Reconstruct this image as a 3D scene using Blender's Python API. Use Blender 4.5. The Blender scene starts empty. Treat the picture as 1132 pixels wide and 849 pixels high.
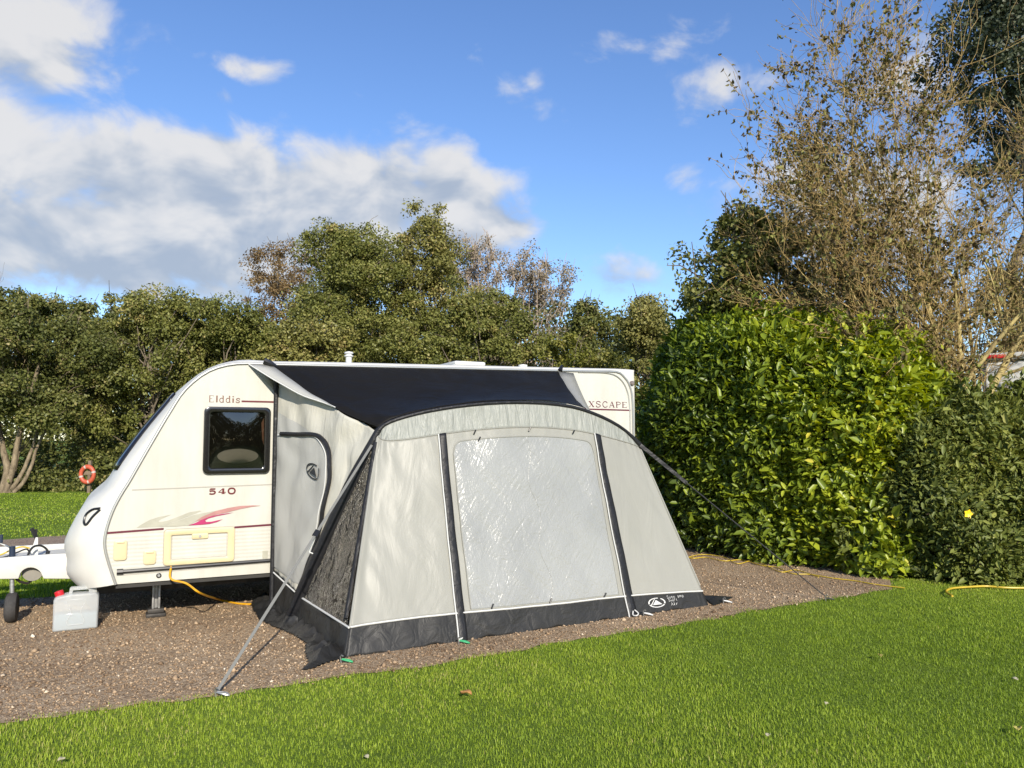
import bpy, bmesh, math, random
import numpy as np
from mathutils import Vector, Matrix, noise
R = math.radians
rng = np.random.default_rng(7)
random.seed(7)
scene = bpy.context.scene
COL = scene.collection

# ------------------------------------------------------------------ camera
H, F = 1.65, 850.0                     # eye height, focal length in photo pixels
PITCH = math.atan(61.5 / F)
cp, sp = math.cos(PITCH), math.sin(PITCH)
EYE = Vector((0, 0, H))
def ray(px, py):
    x, y = (px - 566) / F, (424.5 - py) / F
    return Vector((x, cp - y * sp, sp + y * cp))
def ground(px, py, z=0.0):
    d = ray(px, py); k = (z - H) / d.z
    return EYE + d * k
def atdepth(px, py, Y):
    d = ray(px, py); return EYE + d * (Y / d.y)
cam = bpy.data.cameras.new('camera'); camo = bpy.data.objects.new('camera', cam); COL.objects.link(camo)
camo.location = EYE; camo.rotation_euler = (R(90) + PITCH, 0, 0)
cam.sensor_width = 36; cam.lens = 36 * F / 1132; cam.clip_end = 3000; cam.clip_start = 0.05
scene.camera = camo

# ------------------------------------------------------------------ caravan frame: t along the side, s outwards, z up
A = R(26.8)
DV = Vector((math.cos(A), math.sin(A), 0)); NV = Vector((math.sin(A), -math.cos(A), 0))
_d = ray(128, 646); O = EYE + _d * ((0.38 - H) / _d.z); O.z = 0
def L2W(t, s, z): return O + DV * t + NV * s + Vector((0, 0, z))
def W2L(p):
    q = p - O; return q.dot(DV), q.dot(NV), q.z
def S(px, py, s=0.0):
    d = ray(px, py); k = (O + NV * s - EYE).dot(NV) / d.dot(NV)
    return EYE + d * k
def SL(px, py, s=0.0):
    t, _, z = W2L(S(px, py, s)); return t, z
MC = Matrix.Translation(O) @ Matrix.Rotation(A, 4, 'Z')

# ------------------------------------------------------------------ node helpers / materials
def new_mat(name):
    m = bpy.data.materials.new(name); m.use_nodes = True
    nt = m.node_tree; nt.nodes.clear()
    out = nt.nodes.new('ShaderNodeOutputMaterial')
    return m, nt, out
def N(nt, typ, **kw):
    n = nt.nodes.new('ShaderNode' + typ)
    for k, v in kw.items():
        if k.startswith('i_'):
            n.inputs[k[2:].replace('_', ' ')].default_value = v
        else: setattr(n, k, v)
    return n
def ramp(nt, stops, fac=None, interp='LINEAR'):
    r = nt.nodes.new('ShaderNodeValToRGB'); cr = r.color_ramp; cr.interpolation = interp
    while len(cr.elements) > 1: cr.elements.remove(cr.elements[-1])
    cr.elements[0].position = stops[0][0]; cr.elements[0].color = (*stops[0][1], 1)
    for p, c in stops[1:]:
        e = cr.elements.new(p); e.color = (*c, 1)
    if fac is not None: nt.links.new(fac, r.inputs[0])
    return r
def pmat(name, col, rough=.5, metal=0., spec=.5, var=.0, vscale=3., bump=0., bscale=40., bdist=.01, stretch=None, coat=0., dirt=None, transl=0., sheen=0.):
    m, nt, out = new_mat(name)
    b = N(nt, 'BsdfPrincipled'); b.inputs['Roughness'].default_value = rough; b.inputs['Metallic'].default_value = metal
    b.inputs['Specular IOR Level'].default_value = spec; b.inputs['Coat Weight'].default_value = coat
    b.inputs['Coat Roughness'].default_value = .15
    tc = N(nt, 'TexCoord'); L = nt.links.new
    co = tc.outputs['Object']
    if stretch:
        mp = N(nt, 'Mapping'); mp.inputs['Scale'].default_value = stretch; L(co, mp.inputs[0]); co2 = mp.outputs[0]
    else: co2 = co
    colsock = None
    if var > 0 or dirt:
        nz = N(nt, 'TexNoise', i_Scale=vscale, i_Detail=6., i_Roughness=.6); L(co, nz.inputs['Vector'])
        c2 = dirt if dirt else tuple(c * (1 - var) for c in col)
        c1 = tuple(min(1, c * (1 + var * .6)) for c in col) if not dirt else col
        rp = ramp(nt, [(.35, c2), (.62, c1)], nz.outputs['Fac'])
        L(rp.outputs[0], b.inputs['Base Color']); colsock = rp.outputs[0]
    else: b.inputs['Base Color'].default_value = (*col, 1)
    if bump > 0:
        nb = N(nt, 'TexNoise', i_Scale=bscale, i_Detail=5.); L(co2, nb.inputs['Vector'])
        bp = N(nt, 'Bump', i_Strength=bump, i_Distance=bdist); L(nb.outputs['Fac'], bp.inputs['Height']); L(bp.outputs[0], b.inputs['Normal'])
    if transl > 0:
        tr = N(nt, 'BsdfTranslucent'); tr.inputs[0].default_value = (*col, 1)
        if colsock: L(colsock, tr.inputs[0])
        mx = N(nt, 'MixShader'); mx.inputs[0].default_value = transl
        L(b.outputs[0], mx.inputs[1]); L(tr.outputs[0], mx.inputs[2]); L(mx.outputs[0], out.inputs[0])
    else: L(b.outputs[0], out.inputs[0])
    return m
def leafmat(name, stops, rough=.5, spec=.3, transl=.3, attr='rnd'):
    m, nt, out = new_mat(name); L = nt.links.new
    at = N(nt, 'Attribute', attribute_name=attr)
    rp = ramp(nt, stops, at.outputs['Fac'])
    b = N(nt, 'BsdfPrincipled'); b.inputs['Roughness'].default_value = rough; b.inputs['Specular IOR Level'].default_value = spec
    L(rp.outputs[0], b.inputs['Base Color'])
    tr = N(nt, 'BsdfTranslucent'); hs = N(nt, 'HueSaturation', i_Hue=.485, i_Saturation=1.1, i_Value=1.25); L(rp.outputs[0], hs.inputs['Color']); L(hs.outputs[0], tr.inputs[0])
    mx = N(nt, 'MixShader'); mx.inputs[0].default_value = transl
    L(b.outputs[0], mx.inputs[1]); L(tr.outputs[0], mx.inputs[2]); L(mx.outputs[0], out.inputs[0])
    return m

M = {}
def caravan_side_mat():
    m, nt, out = new_mat('caravan_side'); L = nt.links.new
    b = N(nt, 'BsdfPrincipled'); b.inputs['Roughness'].default_value = .32; b.inputs['Coat Weight'].default_value = .2
    tc = N(nt, 'TexCoord'); sx = N(nt, 'SeparateXYZ'); L(tc.outputs['Object'], sx.inputs[0])
    nz = N(nt, 'TexNoise', i_Scale=2.2, i_Detail=7., i_Roughness=.65)
    mp = N(nt, 'Mapping'); mp.inputs['Scale'].default_value = (2.5, 1, .5); L(tc.outputs['Object'], mp.inputs[0]); L(mp.outputs[0], nz.inputs['Vector'])
    rp = ramp(nt, [(.3, (.43, .415, .36)), (.6, (.485, .475, .425))], nz.outputs['Fac']); L(rp.outputs[0], b.inputs['Base Color'])
    # horizontal ribs in the lower panel (z below 0.83), fine hammered finish elsewhere
    wv = N(nt, 'Math', operation='MULTIPLY'); wv.inputs[1].default_value = 2 * math.pi / .034; L(sx.outputs['Z'], wv.inputs[0])
    sn = N(nt, 'Math', operation='SINE'); L(wv.outputs[0], sn.inputs[0])
    lo = N(nt, 'Math', operation='LESS_THAN'); lo.inputs[1].default_value = RIBZ; L(sx.outputs['Z'], lo.inputs[0])
    hi = N(nt, 'Math', operation='GREATER_THAN'); hi.inputs[1].default_value = SKZ; L(sx.outputs['Z'], hi.inputs[0])
    k = N(nt, 'Math', operation='MULTIPLY'); L(lo.outputs[0], k.inputs[0]); L(hi.outputs[0], k.inputs[1])
    k2 = N(nt, 'Math', operation='MULTIPLY'); L(k.outputs[0], k2.inputs[0]); L(sn.outputs[0], k2.inputs[1])
    fine = N(nt, 'TexNoise', i_Scale=3.0, i_Detail=2.); L(tc.outputs['Object'], fine.inputs['Vector'])
    ad = N(nt, 'Math', operation='MULTIPLY_ADD'); ad.inputs[1].default_value = 1.5; L(fine.outputs['Fac'], ad.inputs[0]); L(k2.outputs[0], ad.inputs[2])
    bp = N(nt, 'Bump', i_Strength=.16, i_Distance=.004); L(ad.outputs[0], bp.inputs['Height']); L(bp.outputs[0], b.inputs['Normal'])
    L(b.outputs[0], out.inputs[0]); return m
RIBZ = SL(150, 586)[1]; SKZ = SL(200, 627)[1]
M['side'] = caravan_side_mat()
M['gel'] = pmat('white_moulding', (.52, .51, .47), .45, var=.06, vscale=2.5, bump=.05, bscale=2.5, spec=.35)
M['roofw'] = pmat('white_roof', (.52, .52, .49), .4, var=.08)
M['rail'] = pmat('grey_rail', (.42, .42, .40), .35, metal=.6)
M['black'] = pmat('black_plastic', (.012, .012, .013), .32, var=.2, vscale=8)
M['blackgloss'] = pmat('black_window_trim', (.009, .008, .008), .18, coat=.4)
M['hatch'] = pmat('yellowed_cream_plastic', (.55, .455, .27), .4, var=.06, vscale=6)
M['maroon'] = pmat('maroon_vinyl', (.095, .008, .022), .4)
M['brownred'] = pmat('faded_brown_vinyl', (.15, .065, .04), .45, var=.15, vscale=30)
M['redvinyl'] = pmat('dark_red_vinyl', (.10, .006, .008), .4)
M['magenta'] = pmat('magenta_vinyl', (.34, .02, .10), .4, var=.1, vscale=15)
M['pinkgrey'] = pmat('faded_pink_vinyl', (.36, .18, .165), .4, var=.15, vscale=8)
M['greyvinyl'] = pmat('pale_grey_vinyl', (.34, .33, .265), .45, var=.1, vscale=8)
M['line'] = pmat('seam_line', (.33, .31, .27), .6)
M['steel'] = pmat('galvanised_steel', (.42, .42, .41), .42, metal=.75, var=.25, vscale=15, bump=.1)
M['rust'] = pmat('dark_oily_steel', (.05, .045, .04), .6, metal=.4, var=.3, vscale=20)
M['tyre'] = pmat('black_rubber', (.035, .032, .030), .75, var=.35, vscale=14, bump=.3, bscale=60)
M['under'] = pmat('underfloor', (.03, .028, .025), .8, var=.3)
M['reflector'] = pmat('smoked_lens', (.16, .13, .12), .2, coat=.4)
M['buoyband'] = pmat('grubby_white_tape', (.42, .34, .30), .6)
M['hub'] = pmat('dusty_grey_plastic', (.20, .185, .155), .7, var=.2)
M['red'] = pmat('red_plastic', (.50, .012, .02), .35, var=.1)
M['cable'] = pmat('yellow_cable', (.58, .29, .008), .45, var=.1, vscale=12)
M['hose'] = pmat('yellow_hose', (.46, .33, .03), .45, var=.15, vscale=10)
M['orange'] = pmat('lifebuoy_orange', (.42, .075, .035), .5, var=.1)
M['whitepl'] = pmat('white_plastic', (.52, .52, .50), .4)
M['bluepl'] = pmat('blue_black_plastic', (.015, .025, .05), .35)
M['green'] = pmat('green_cord', (.03, .30, .12), .6)
M['strap'] = pmat('grey_webbing', (.15, .15, .14), .7, bump=.4, bscale=300)
M['cord'] = pmat('black_cord', (.02, .02, .022), .7)
M['wood'] = pmat('weathered_wood', (.16, .12, .08), .8, var=.3)
M['curtain'] = pmat('peach_curtain', (.55, .32, .22), .9)
M['pale_oval'] = pmat('pale_grey_oval', (.62, .60, .55), .9)
M['interior'] = pmat('dark_interior', (.02, .018, .015), .9)

def clothmat(name, col, bump=.35, scale=(6, 6, 6), rough=.45, transl=.15, var=.06, fine=.15, spec=.35, sheen=.0):
    m, nt, out = new_mat(name); L = nt.links.new
    b = N(nt, 'BsdfPrincipled'); b.inputs['Roughness'].default_value = rough; b.inputs['Specular IOR Level'].default_value = spec
    tc = N(nt, 'TexCoord'); mp = N(nt, 'Mapping'); mp.inputs['Scale'].default_value = scale; L(tc.outputs['Object'], mp.inputs[0])
    n1 = N(nt, 'TexNoise', i_Scale=1., i_Detail=4., i_Distortion=1.2); L(mp.outputs[0], n1.inputs['Vector'])
    n2 = N(nt, 'TexNoise', i_Scale=90., i_Detail=2.); L(tc.outputs['Object'], n2.inputs['Vector'])
    b1 = N(nt, 'Bump', i_Strength=bump, i_Distance=.05); L(n1.outputs['Fac'], b1.inputs['Height'])
    b2 = N(nt, 'Bump', i_Strength=fine, i_Distance=.003); L(n2.outputs['Fac'], b2.inputs['Height']); L(b1.outputs[0], b2.inputs['Normal'])
    L(b2.outputs[0], b.inputs['Normal'])
    n3 = N(nt, 'TexNoise', i_Scale=1.3, i_Detail=5.); L(tc.outputs['Object'], n3.inputs['Vector'])
    rp = ramp(nt, [(.3, tuple(c * (1 - var) for c in col)), (.7, col)], n3.outputs['Fac']); L(rp.outputs[0], b.inputs['Base Color'])
    tr = N(nt, 'BsdfTranslucent'); L(rp.outputs[0], tr.inputs[0]); L(b2.outputs[0], tr.inputs['Normal'])
    mx = N(nt, 'MixShader'); mx.inputs[0].default_value = transl
    L(b.outputs[0], mx.inputs[1]); L(tr.outputs[0], mx.inputs[2]); L(mx.outputs[0], out.inputs[0]); return m
M['cloth'] = clothmat('pale_grey_awning_cloth', (.31, .307, .275), .28, (3.5, 3.5, 1.2))
M['clothside'] = clothmat('pale_grey_side_cloth', (.50, .485, .42), .5, (5, 5, 1.5), .45, .15)  # lighter than the front cloth: sunlight on the side put into its colour
M['door'] = clothmat('grey_door_cloth', (.40, .398, .37), .2, (3, 3, 1.2))
M['val'] = clothmat('pleated_valance_cloth', (.305, .315, .285), .6, (16, 16, 1.5))
M['roofcloth'] = clothmat('black_roof_cloth', (.0105, .0098, .0092), .45, (2.2, 2.2, 6), .55, .0, .25, .1, .1)
M['mud'] = clothmat('charcoal_mud_wall', (.023, .0225, .0215), .35, (6, 6, 6), .5, .0, .25)
M['sleeve'] = clothmat('black_beam_sleeve', (.014, .014, .016), .3, (8, 8, 8), .5, .0, .2)
M['piping'] = pmat('white_piping', (.52, .52, .50), .5)
def vinylmat():
    m, nt, out = new_mat('crinkled_clear_vinyl'); L = nt.links.new
    b = N(nt, 'BsdfPrincipled'); b.inputs['Roughness'].default_value = .27; b.inputs['Specular IOR Level'].default_value = .4
    tc = N(nt, 'TexCoord'); acc = None
    for rot, sc, wt, dis in ((.75, (1.6, 1.6, 9), .8, 1.2), (-.95, (1.8, 1.8, 8), .8, 1.2), (1.35, (3, 3, 14), .5, 1.6), (0, (7, 7, 7), .5, 1.8), (.2, (17, 17, 12), .28, 1.5)):
        mp = N(nt, 'Mapping', vector_type='TEXTURE'); mp.inputs['Rotation'].default_value = (0, rot, 0); L(tc.outputs['Object'], mp.inputs[0])
        m2 = N(nt, 'Mapping'); m2.inputs['Scale'].default_value = sc; L(mp.outputs[0], m2.inputs[0])
        n1 = N(nt, 'TexNoise', i_Scale=1., i_Detail=3., i_Roughness=.5, i_Distortion=dis); L(m2.outputs[0], n1.inputs['Vector'])
        sb = N(nt, 'Math', operation='SUBTRACT'); sb.inputs[1].default_value = .5; L(n1.outputs['Fac'], sb.inputs[0])
        ab = N(nt, 'Math', operation='ABSOLUTE'); L(sb.outputs[0], ab.inputs[0])
        ma = N(nt, 'Math', operation='MULTIPLY_ADD'); ma.inputs[1].default_value = -wt; L(ab.outputs[0], ma.inputs[0])
        if acc: L(acc, ma.inputs[2])
        else: ma.inputs[2].default_value = 0
        acc = ma.outputs[0]
    bp = N(nt, 'Bump', i_Strength=.33, i_Distance=.05); L(acc, bp.inputs['Height']); L(bp.outputs[0], b.inputs['Normal'])
    n3 = N(nt, 'TexNoise', i_Scale=1.5, i_Detail=5.); L(tc.outputs['Object'], n3.inputs['Vector'])
    rp = ramp(nt, [(.3, (.235, .24, .235)), (.7, (.285, .29, .28))], n3.outputs['Fac']); L(rp.outputs[0], b.inputs['Base Color'])
    L(b.outputs[0], out.inputs[0]); return m
M['vinyl'] = vinylmat()
def darkvinyl():
    m, nt, out = new_mat('dark_see_through_vinyl'); L = nt.links.new
    g = N(nt, 'BsdfPrincipled'); g.inputs['Roughness'].default_value = .16; g.inputs['Base Color'].default_value = (.05, .047, .042, 1); g.inputs['Specular IOR Level'].default_value = .7
    tc = N(nt, 'TexCoord')
    mp = N(nt, 'Mapping'); mp.inputs['Scale'].default_value = (16, 16, 5); L(tc.outputs['Object'], mp.inputs[0])
    n1 = N(nt, 'TexNoise', i_Scale=1.6, i_Detail=7., i_Roughness=.7, i_Distortion=1.5); L(mp.outputs[0], n1.inputs['Vector'])
    bp = N(nt, 'Bump', i_Strength=1., i_Distance=.09); L(n1.outputs['Fac'], bp.inputs['Height']); L(bp.outputs[0], g.inputs['Normal'])
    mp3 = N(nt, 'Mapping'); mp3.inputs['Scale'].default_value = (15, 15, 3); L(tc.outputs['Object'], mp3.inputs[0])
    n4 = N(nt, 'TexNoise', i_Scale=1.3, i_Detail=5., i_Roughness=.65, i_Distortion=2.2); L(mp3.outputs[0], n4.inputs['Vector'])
    glint_ramp = ramp(nt, [(.36, (.018, .017, .015)), (.45, (.04, .037, .03)), (.50, (.50, .46, .38)), (.545, (.09, .083, .07)), (.58, (.03, .028, .024)), (.62, (.55, .50, .42)), (.68, (.16, .15, .125))], n4.outputs['Fac']); L(glint_ramp.outputs[0], g.inputs['Base Color'])  # pale streaks in the colour stand in for glints on crumpled vinyl
    t = N(nt, 'BsdfTransparent'); t.inputs[0].default_value = (.55, .54, .5, 1)
    mx = N(nt, 'MixShader'); mx.inputs[0].default_value = .72; L(t.outputs[0], mx.inputs[1]); L(g.outputs[0], mx.inputs[2]); L(mx.outputs[0], out.inputs[0]); return m
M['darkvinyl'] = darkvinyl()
def glassmat(name, tint, rough=.03):
    m, nt, out = new_mat(name); L = nt.links.new
    g = N(nt, 'BsdfGlossy'); g.inputs['Roughness'].default_value = rough
    t = N(nt, 'BsdfTransparent'); t.inputs[0].default_value = (*tint, 1)
    fr = N(nt, 'Fresnel', i_IOR=1.9)
    mx = N(nt, 'MixShader'); L(fr.outputs[0], mx.inputs[0]); L(t.outputs[0], mx.inputs[1]); L(g.outputs[0], mx.inputs[2]); L(mx.outputs[0], out.inputs[0]); return m
M['pane'] = glassmat('tinted_acrylic', (.32, .31, .29))
def jerrymat():
    m, nt, out = new_mat('translucent_polythene'); L = nt.links.new
    b = N(nt, 'BsdfPrincipled'); b.inputs['Base Color'].default_value = (.74, .75, .73, 1); b.inputs['Roughness'].default_value = .35
    t = N(nt, 'BsdfTranslucent'); t.inputs[0].default_value = (.74, .76, .76, 1)
    mx = N(nt, 'MixShader'); mx.inputs[0].default_value = .4; L(b.outputs[0], mx.inputs[1]); L(t.outputs[0], mx.inputs[2])
    tp = N(nt, 'BsdfTransparent'); m2 = N(nt, 'MixShader'); m2.inputs[0].default_value = .56
    L(tp.outputs[0], m2.inputs[1]); L(mx.outputs[0], m2.inputs[2]); L(m2.outputs[0], out.inputs[0]); return m
M['jerry'] = jerrymat()
M['water'] = pmat('water_in_can', (.24, .30, .33), .1)

# ------------------------------------------------------------------ mesh helpers
ROOT = {}
def link_mesh(name, me, mat, parent=None, smooth=False):
    o = bpy.data.objects.new(name, me); COL.objects.link(o)
    if mat: me.materials.append(mat)
    if parent is not None:
        o.parent = parent; ROOT[o.name] = ROOT[parent.name]
    if smooth and len(me.polygons): me.polygons.foreach_set('use_smooth', [True] * len(me.polygons))
    return o
class MB:
    def __init__(s): s.v = []; s.f = []
    def add(s, V, Fc):
        b = len(s.v); s.v += [Vector(p) for p in V]; s.f += [tuple(i + b for i in f) for f in Fc]; return s
    def box(s, t0, t1, s0, s1, z0, z1):            # in caravan frame
        P = [L2W(t, q, z) for z in (z0, z1) for q in (s0, s1) for t in (t0, t1)]
        return s.add(P, [(0, 2, 3, 1), (4, 5, 7, 6), (0, 1, 5, 4), (2, 6, 7, 3), (0, 4, 6, 2), (1, 3, 7, 5)])
    def wbox(s, c, dx, dy, dz, rz=0.):
        m = Matrix.Translation(c) @ Matrix.Rotation(rz, 4, 'Z')
        P = [m @ Vector((x * dx / 2, y * dy / 2, z * dz / 2)) for z in (-1, 1) for y in (-1, 1) for x in (-1, 1)]
        return s.add(P, [(0, 2, 3, 1), (4, 5, 7, 6), (0, 1, 5, 4), (2, 6, 7, 3), (0, 4, 6, 2), (1, 3, 7, 5)])
    def tube(s, pts, r, n=8, cap=True):
        pts = [Vector(p) for p in pts]; k = len(pts)
        rr = r if hasattr(r, '__len__') else [r] * k
        T = [(pts[min(i + 1, k - 1)] - pts[max(i - 1, 0)]).normalized() for i in range(k)]
        up = Vector((0, 0, 1)) if abs(T[0].z) < .9 else Vector((1, 0, 0))
        u = T[0].cross(up).normalized(); V = []
        for i in range(k):
            u = (u - T[i] * u.dot(T[i])).normalized(); w = T[i].cross(u)
            V += [pts[i] + (u * math.cos(a) + w * math.sin(a)) * rr[i] for a in [2 * math.pi * j / n for j in range(n)]]
        Fc = [(i * n + j, i * n + (j + 1) % n, (i + 1) * n + (j + 1) % n, (i + 1) * n + j) for i in range(k - 1) for j in range(n)]
        if cap: Fc += [tuple(range(n - 1, -1, -1)), tuple((k - 1) * n + j for j in range(n))]
        return s.add(V, Fc)
    def prism(s, P0, P1):                           # two matching outlines
        n = len(P0)
        return s.add(list(P0) + list(P1), [tuple(range(n))[::-1], tuple(range(n, 2 * n))] + [(i, (i + 1) % n, n + (i + 1) % n, n + i) for i in range(n)])
    def poly(s, P): return s.add(P, [tuple(range(len(P)))])
    def grid(s, P):                                 # rows of points
        r, c = len(P), len(P[0])
        return s.add([p for row in P for p in row], [(i * c + j, i * c + j + 1, (i + 1) * c + j + 1, (i + 1) * c + j) for i in range(r - 1) for j in range(c - 1)])
    def lathe(s, c, axis, prof, n=24):              # prof: (radius, along)
        axis = Vector(axis).normalized(); up = Vector((0, 0, 1)) if abs(axis.z) < .9 else Vector((1, 0, 0))
        u = axis.cross(up).normalized(); w = axis.cross(u); c = Vector(c); k = len(prof)
        V = [c + axis * a + (u * math.cos(2 * math.pi * j / n) + w * math.sin(2 * math.pi * j / n)) * r for r, a in prof for j in range(n)]
        Fc = [(i * n + j, i * n + (j + 1) % n, (i + 1) * n + (j + 1) % n, (i + 1) * n + j) for i in range(k - 1) for j in range(n)]
        return s.add(V, Fc)
    def build(s, name, mat, parent=None, smooth=False, bevel=0., seg=2, solid=0., normals=True):
        me = bpy.data.meshes.new(name)
        V = s.v
        if parent is not None:
            inv = ROOT[parent.name].inverted(); V = [inv @ p for p in V]
        bm = bmesh.new(); vs = [bm.verts.new(p) for p in V]
        for f in s.f:
            try: bm.faces.new([vs[i] for i in f])
            except ValueError: pass
        if normals: bmesh.ops.recalc_face_normals(bm, faces=bm.faces)
        big = [f for f in bm.faces if len(f.verts) > 4]
        if bevel > 0:
            ed = [e for e in bm.edges if len(e.link_faces) == 2 and e.calc_face_angle(0) > R(40)]
            bmesh.ops.bevel(bm, geom=ed, offset=bevel, segments=seg, profile=.5, affect='EDGES', clamp_overlap=True)
        big = [f for f in bm.faces if len(f.verts) > 4]
        if big: bmesh.ops.triangulate(bm, faces=big)
        bm.to_mesh(me); bm.free()
        o = link_mesh(name, me, mat, parent, smooth or bevel > 0)
        if bevel > 0 or smooth:
            me.set_sharp_from_angle(angle=R(42))
        if solid > 0:
            md = o.modifiers.new('thickness', 'SOLIDIFY'); md.thickness = solid; md.offset = -1
        return o
def tag(o, label=None, cat=None, group=None, kind=None):
    if label: o['label'] = label
    if cat: o['category'] = cat
    if group: o['group'] = group
    if kind: o['kind'] = kind
    return o
def thing(name, mat4, label, cat, group=None):
    o = bpy.data.objects.new(name, None); COL.objects.link(o); o.matrix_world = mat4; o.empty_display_size = .2
    ROOT[o.name] = mat4.copy(); return tag(o, label, cat, group)
def TR(p): return Matrix.Translation(Vector(p))
def catmull(P, n=6):
    P = [Vector(p) for p in P]; Q = [P[0] * 2 - P[1]] + P + [P[-1] * 2 - P[-2]]; out = []
    for i in range(1, len(Q) - 2):
        a, b, c, d = Q[i - 1:i + 3]
        for k in range(n):
            t = k / n
            out.append(.5 * ((2 * b) + (c - a) * t + (2 * a - 5 * b + 4 * c - d) * t * t + (3 * b - 3 * c + d - a) * t ** 3))
    return out + [P[-1]]
def np_mesh(name, V, quads=None, tris=None, rnd=None, mat=None, parent=None, smooth=False):
    me = bpy.data.meshes.new(name); V = np.asarray(V, np.float32)
    if parent is not None:
        inv = np.array(ROOT[parent.name].inverted(), np.float32); V = V @ inv[:3, :3].T + inv[:3, 3]
    me.vertices.add(len(V)); me.vertices.foreach_set('co', V.ravel())
    li = []; ls = []; n = 0
    if quads is not None and len(quads): li.append(np.asarray(quads).ravel()); ls.append(np.arange(len(quads)) * 4); n = len(quads) * 4
    if tris is not None and len(tris): li.append(np.asarray(tris).ravel()); ls.append(np.arange(len(tris)) * 3 + n)
    li = np.concatenate(li).astype(np.int32); ls = np.concatenate(ls).astype(np.int32)
    me.loops.add(len(li)); me.loops.foreach_set('vertex_index', li)
    me.polygons.add(len(ls)); me.polygons.foreach_set('loop_start', ls)
    if smooth: me.polygons.foreach_set('use_smooth', np.ones(len(ls), bool))
    me.update(calc_edges=True)
    if rnd is not None:
        at = me.attributes.new('rnd', 'FLOAT', 'POINT'); at.data.foreach_set('value', np.asarray(rnd, np.float32))
    return link_mesh(name, me, mat, parent)
def unit(a): return a / (np.linalg.norm(a, axis=1, keepdims=True) + 1e-9)

# leaves: n points, axis directions, normals, lengths -> folded leaves of two quads (fine) or one diamond (coarse)
def leaf_geo(P, axis, nor, L, W, fine=True, fold=.18, curl=.15):
    P = np.asarray(P); n = len(P); axis = unit(axis); side = unit(np.cross(axis, nor)); nor = np.cross(side, axis)
    L = np.asarray(L).reshape(-1, 1); W = np.asarray(W).reshape(-1, 1)
    if fine:
        b = P; tip = P + axis * L - nor * L * curl
        up = nor * W * fold
        l1 = P + axis * L * .28 + side * W * .45 + up; l2 = P + axis * L * .66 + side * W * .42 + up - nor * L * curl * .45
        r1 = P + axis * L * .28 - side * W * .45 + up; r2 = P + axis * L * .66 - side * W * .42 + up - nor * L * curl * .45
        V = np.stack([b, l1, l2, tip, r2, r1], 1).reshape(-1, 3); k = np.arange(n) * 6
        Q = np.concatenate([np.stack([k, k + 3, k + 2, k + 1], 1), np.stack([k, k + 5, k + 4, k + 3], 1)])
        return V, Q, 6
    V = np.stack([P, P + axis * L * .5 + side * W * .5, P + axis * L, P + axis * L * .5 - side * W * .5], 1).reshape(-1, 3)
    k = np.arange(n) * 4
    return V, np.stack([k, k + 1, k + 2, k + 3], 1), 4

# ------------------------------------------------------------------ sky, sun
SUN_EL, SUN_AZ = R(27), (.30, -.954)         # horizontal direction towards the sun
w = bpy.data.worlds.new('World'); scene.world = w; w.use_nodes = True
nt = w.node_tree; nt.nodes.clear(); Lk = nt.links.new
wo = nt.nodes.new('ShaderNodeOutputWorld'); bg = nt.nodes.new('ShaderNodeBackground'); Lk(bg.outputs[0], wo.inputs[0])
sky = N(nt, 'TexSky', sky_type='NISHITA', sun_disc=False, sun_elevation=SUN_EL, sun_rotation=math.atan2(SUN_AZ[0], SUN_AZ[1]), air_density=1.0, dust_density=.25, ozone_density=3.5)
def mth(op, a, b=None, clamp=False):
    n = N(nt, 'Math', operation=op); n.use_clamp = clamp
    for i, x in enumerate((a, b)):
        if x is None: continue
        if isinstance(x, (int, float)): n.inputs[i].default_value = x
        else: Lk(x, n.inputs[i])
    return n.outputs[0]
tc = N(nt, 'TexCoord'); sx = N(nt, 'SeparateXYZ'); Lk(tc.outputs['Generated'], sx.inputs[0])
az = mth('ARCTAN2', sx.outputs['X'], sx.outputs['Y']); el = mth('ARCSINE', sx.outputs['Z'])
def azel(px, py):
    d = ray(px, py).normalized(); return math.atan2(d.x, d.y), math.asin(d.z)
BLOBS = [(15, 55, 100, 65, .85), (80, 35, 60, 50, .65), (30, 170, 140, 70, .95), (215, 205, 150, 66, 1.15), (300, 240, 190, 70, 1.2), (400, 215, 120, 60, 1.15), (495, 215, 75, 55, 1.1), (530, 250, 80, 40, .95), (170, 275, 300, 58, 1.1), (20, 260, 140, 70, 1.0), (560, 245, 60, 26, .7),
         (272, 76, 40, 17, .62), (246, 105, 26, 18, .48), (570, 116, 42, 42, .50), (590, 95, 18, 26, .45), (715, 50, 85, 34, .50), (785, 95, 85, 36, .52), (810, 240, 70, 36, .62), (680, 305, 80, 30, .42), (960, 225, 120, 70, .8), (1000, 60, 60, 60, .5), (-150, 150, 180, 120, .9), (760, 200, 30, 30, .4)]
vec = N(nt, 'CombineXYZ'); Lk(az, vec.inputs[0]); Lk(el, vec.inputs[1])
mpn = N(nt, 'Mapping'); mpn.inputs['Scale'].default_value = (1, 1.5, 1); Lk(vec.outputs[0], mpn.inputs[0])
nzA = N(nt, 'TexNoise', i_Scale=9.5, i_Detail=10., i_Roughness=.55, i_Distortion=.35); Lk(mpn.outputs[0], nzA.inputs['Vector'])
nzB = N(nt, 'TexNoise', i_Scale=4.5, i_Detail=5., i_Roughness=.5); 
mpb = N(nt, 'Mapping'); mpb.inputs['Location'].default_value = (3.1, 7.7, 0); mpb.inputs['Scale'].default_value = (1, 2.0, 1); Lk(vec.outputs[0], mpb.inputs[0]); Lk(mpb.outputs[0], nzB.inputs['Vector'])
nA = nzA.outputs['Fac']; mask = None
mpn2 = N(nt, 'Mapping'); mpn2.inputs['Scale'].default_value = (1, 1.5, 1); mpn2.inputs['Location'].default_value = (.012, .045, 0); Lk(vec.outputs[0], mpn2.inputs[0])
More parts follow.
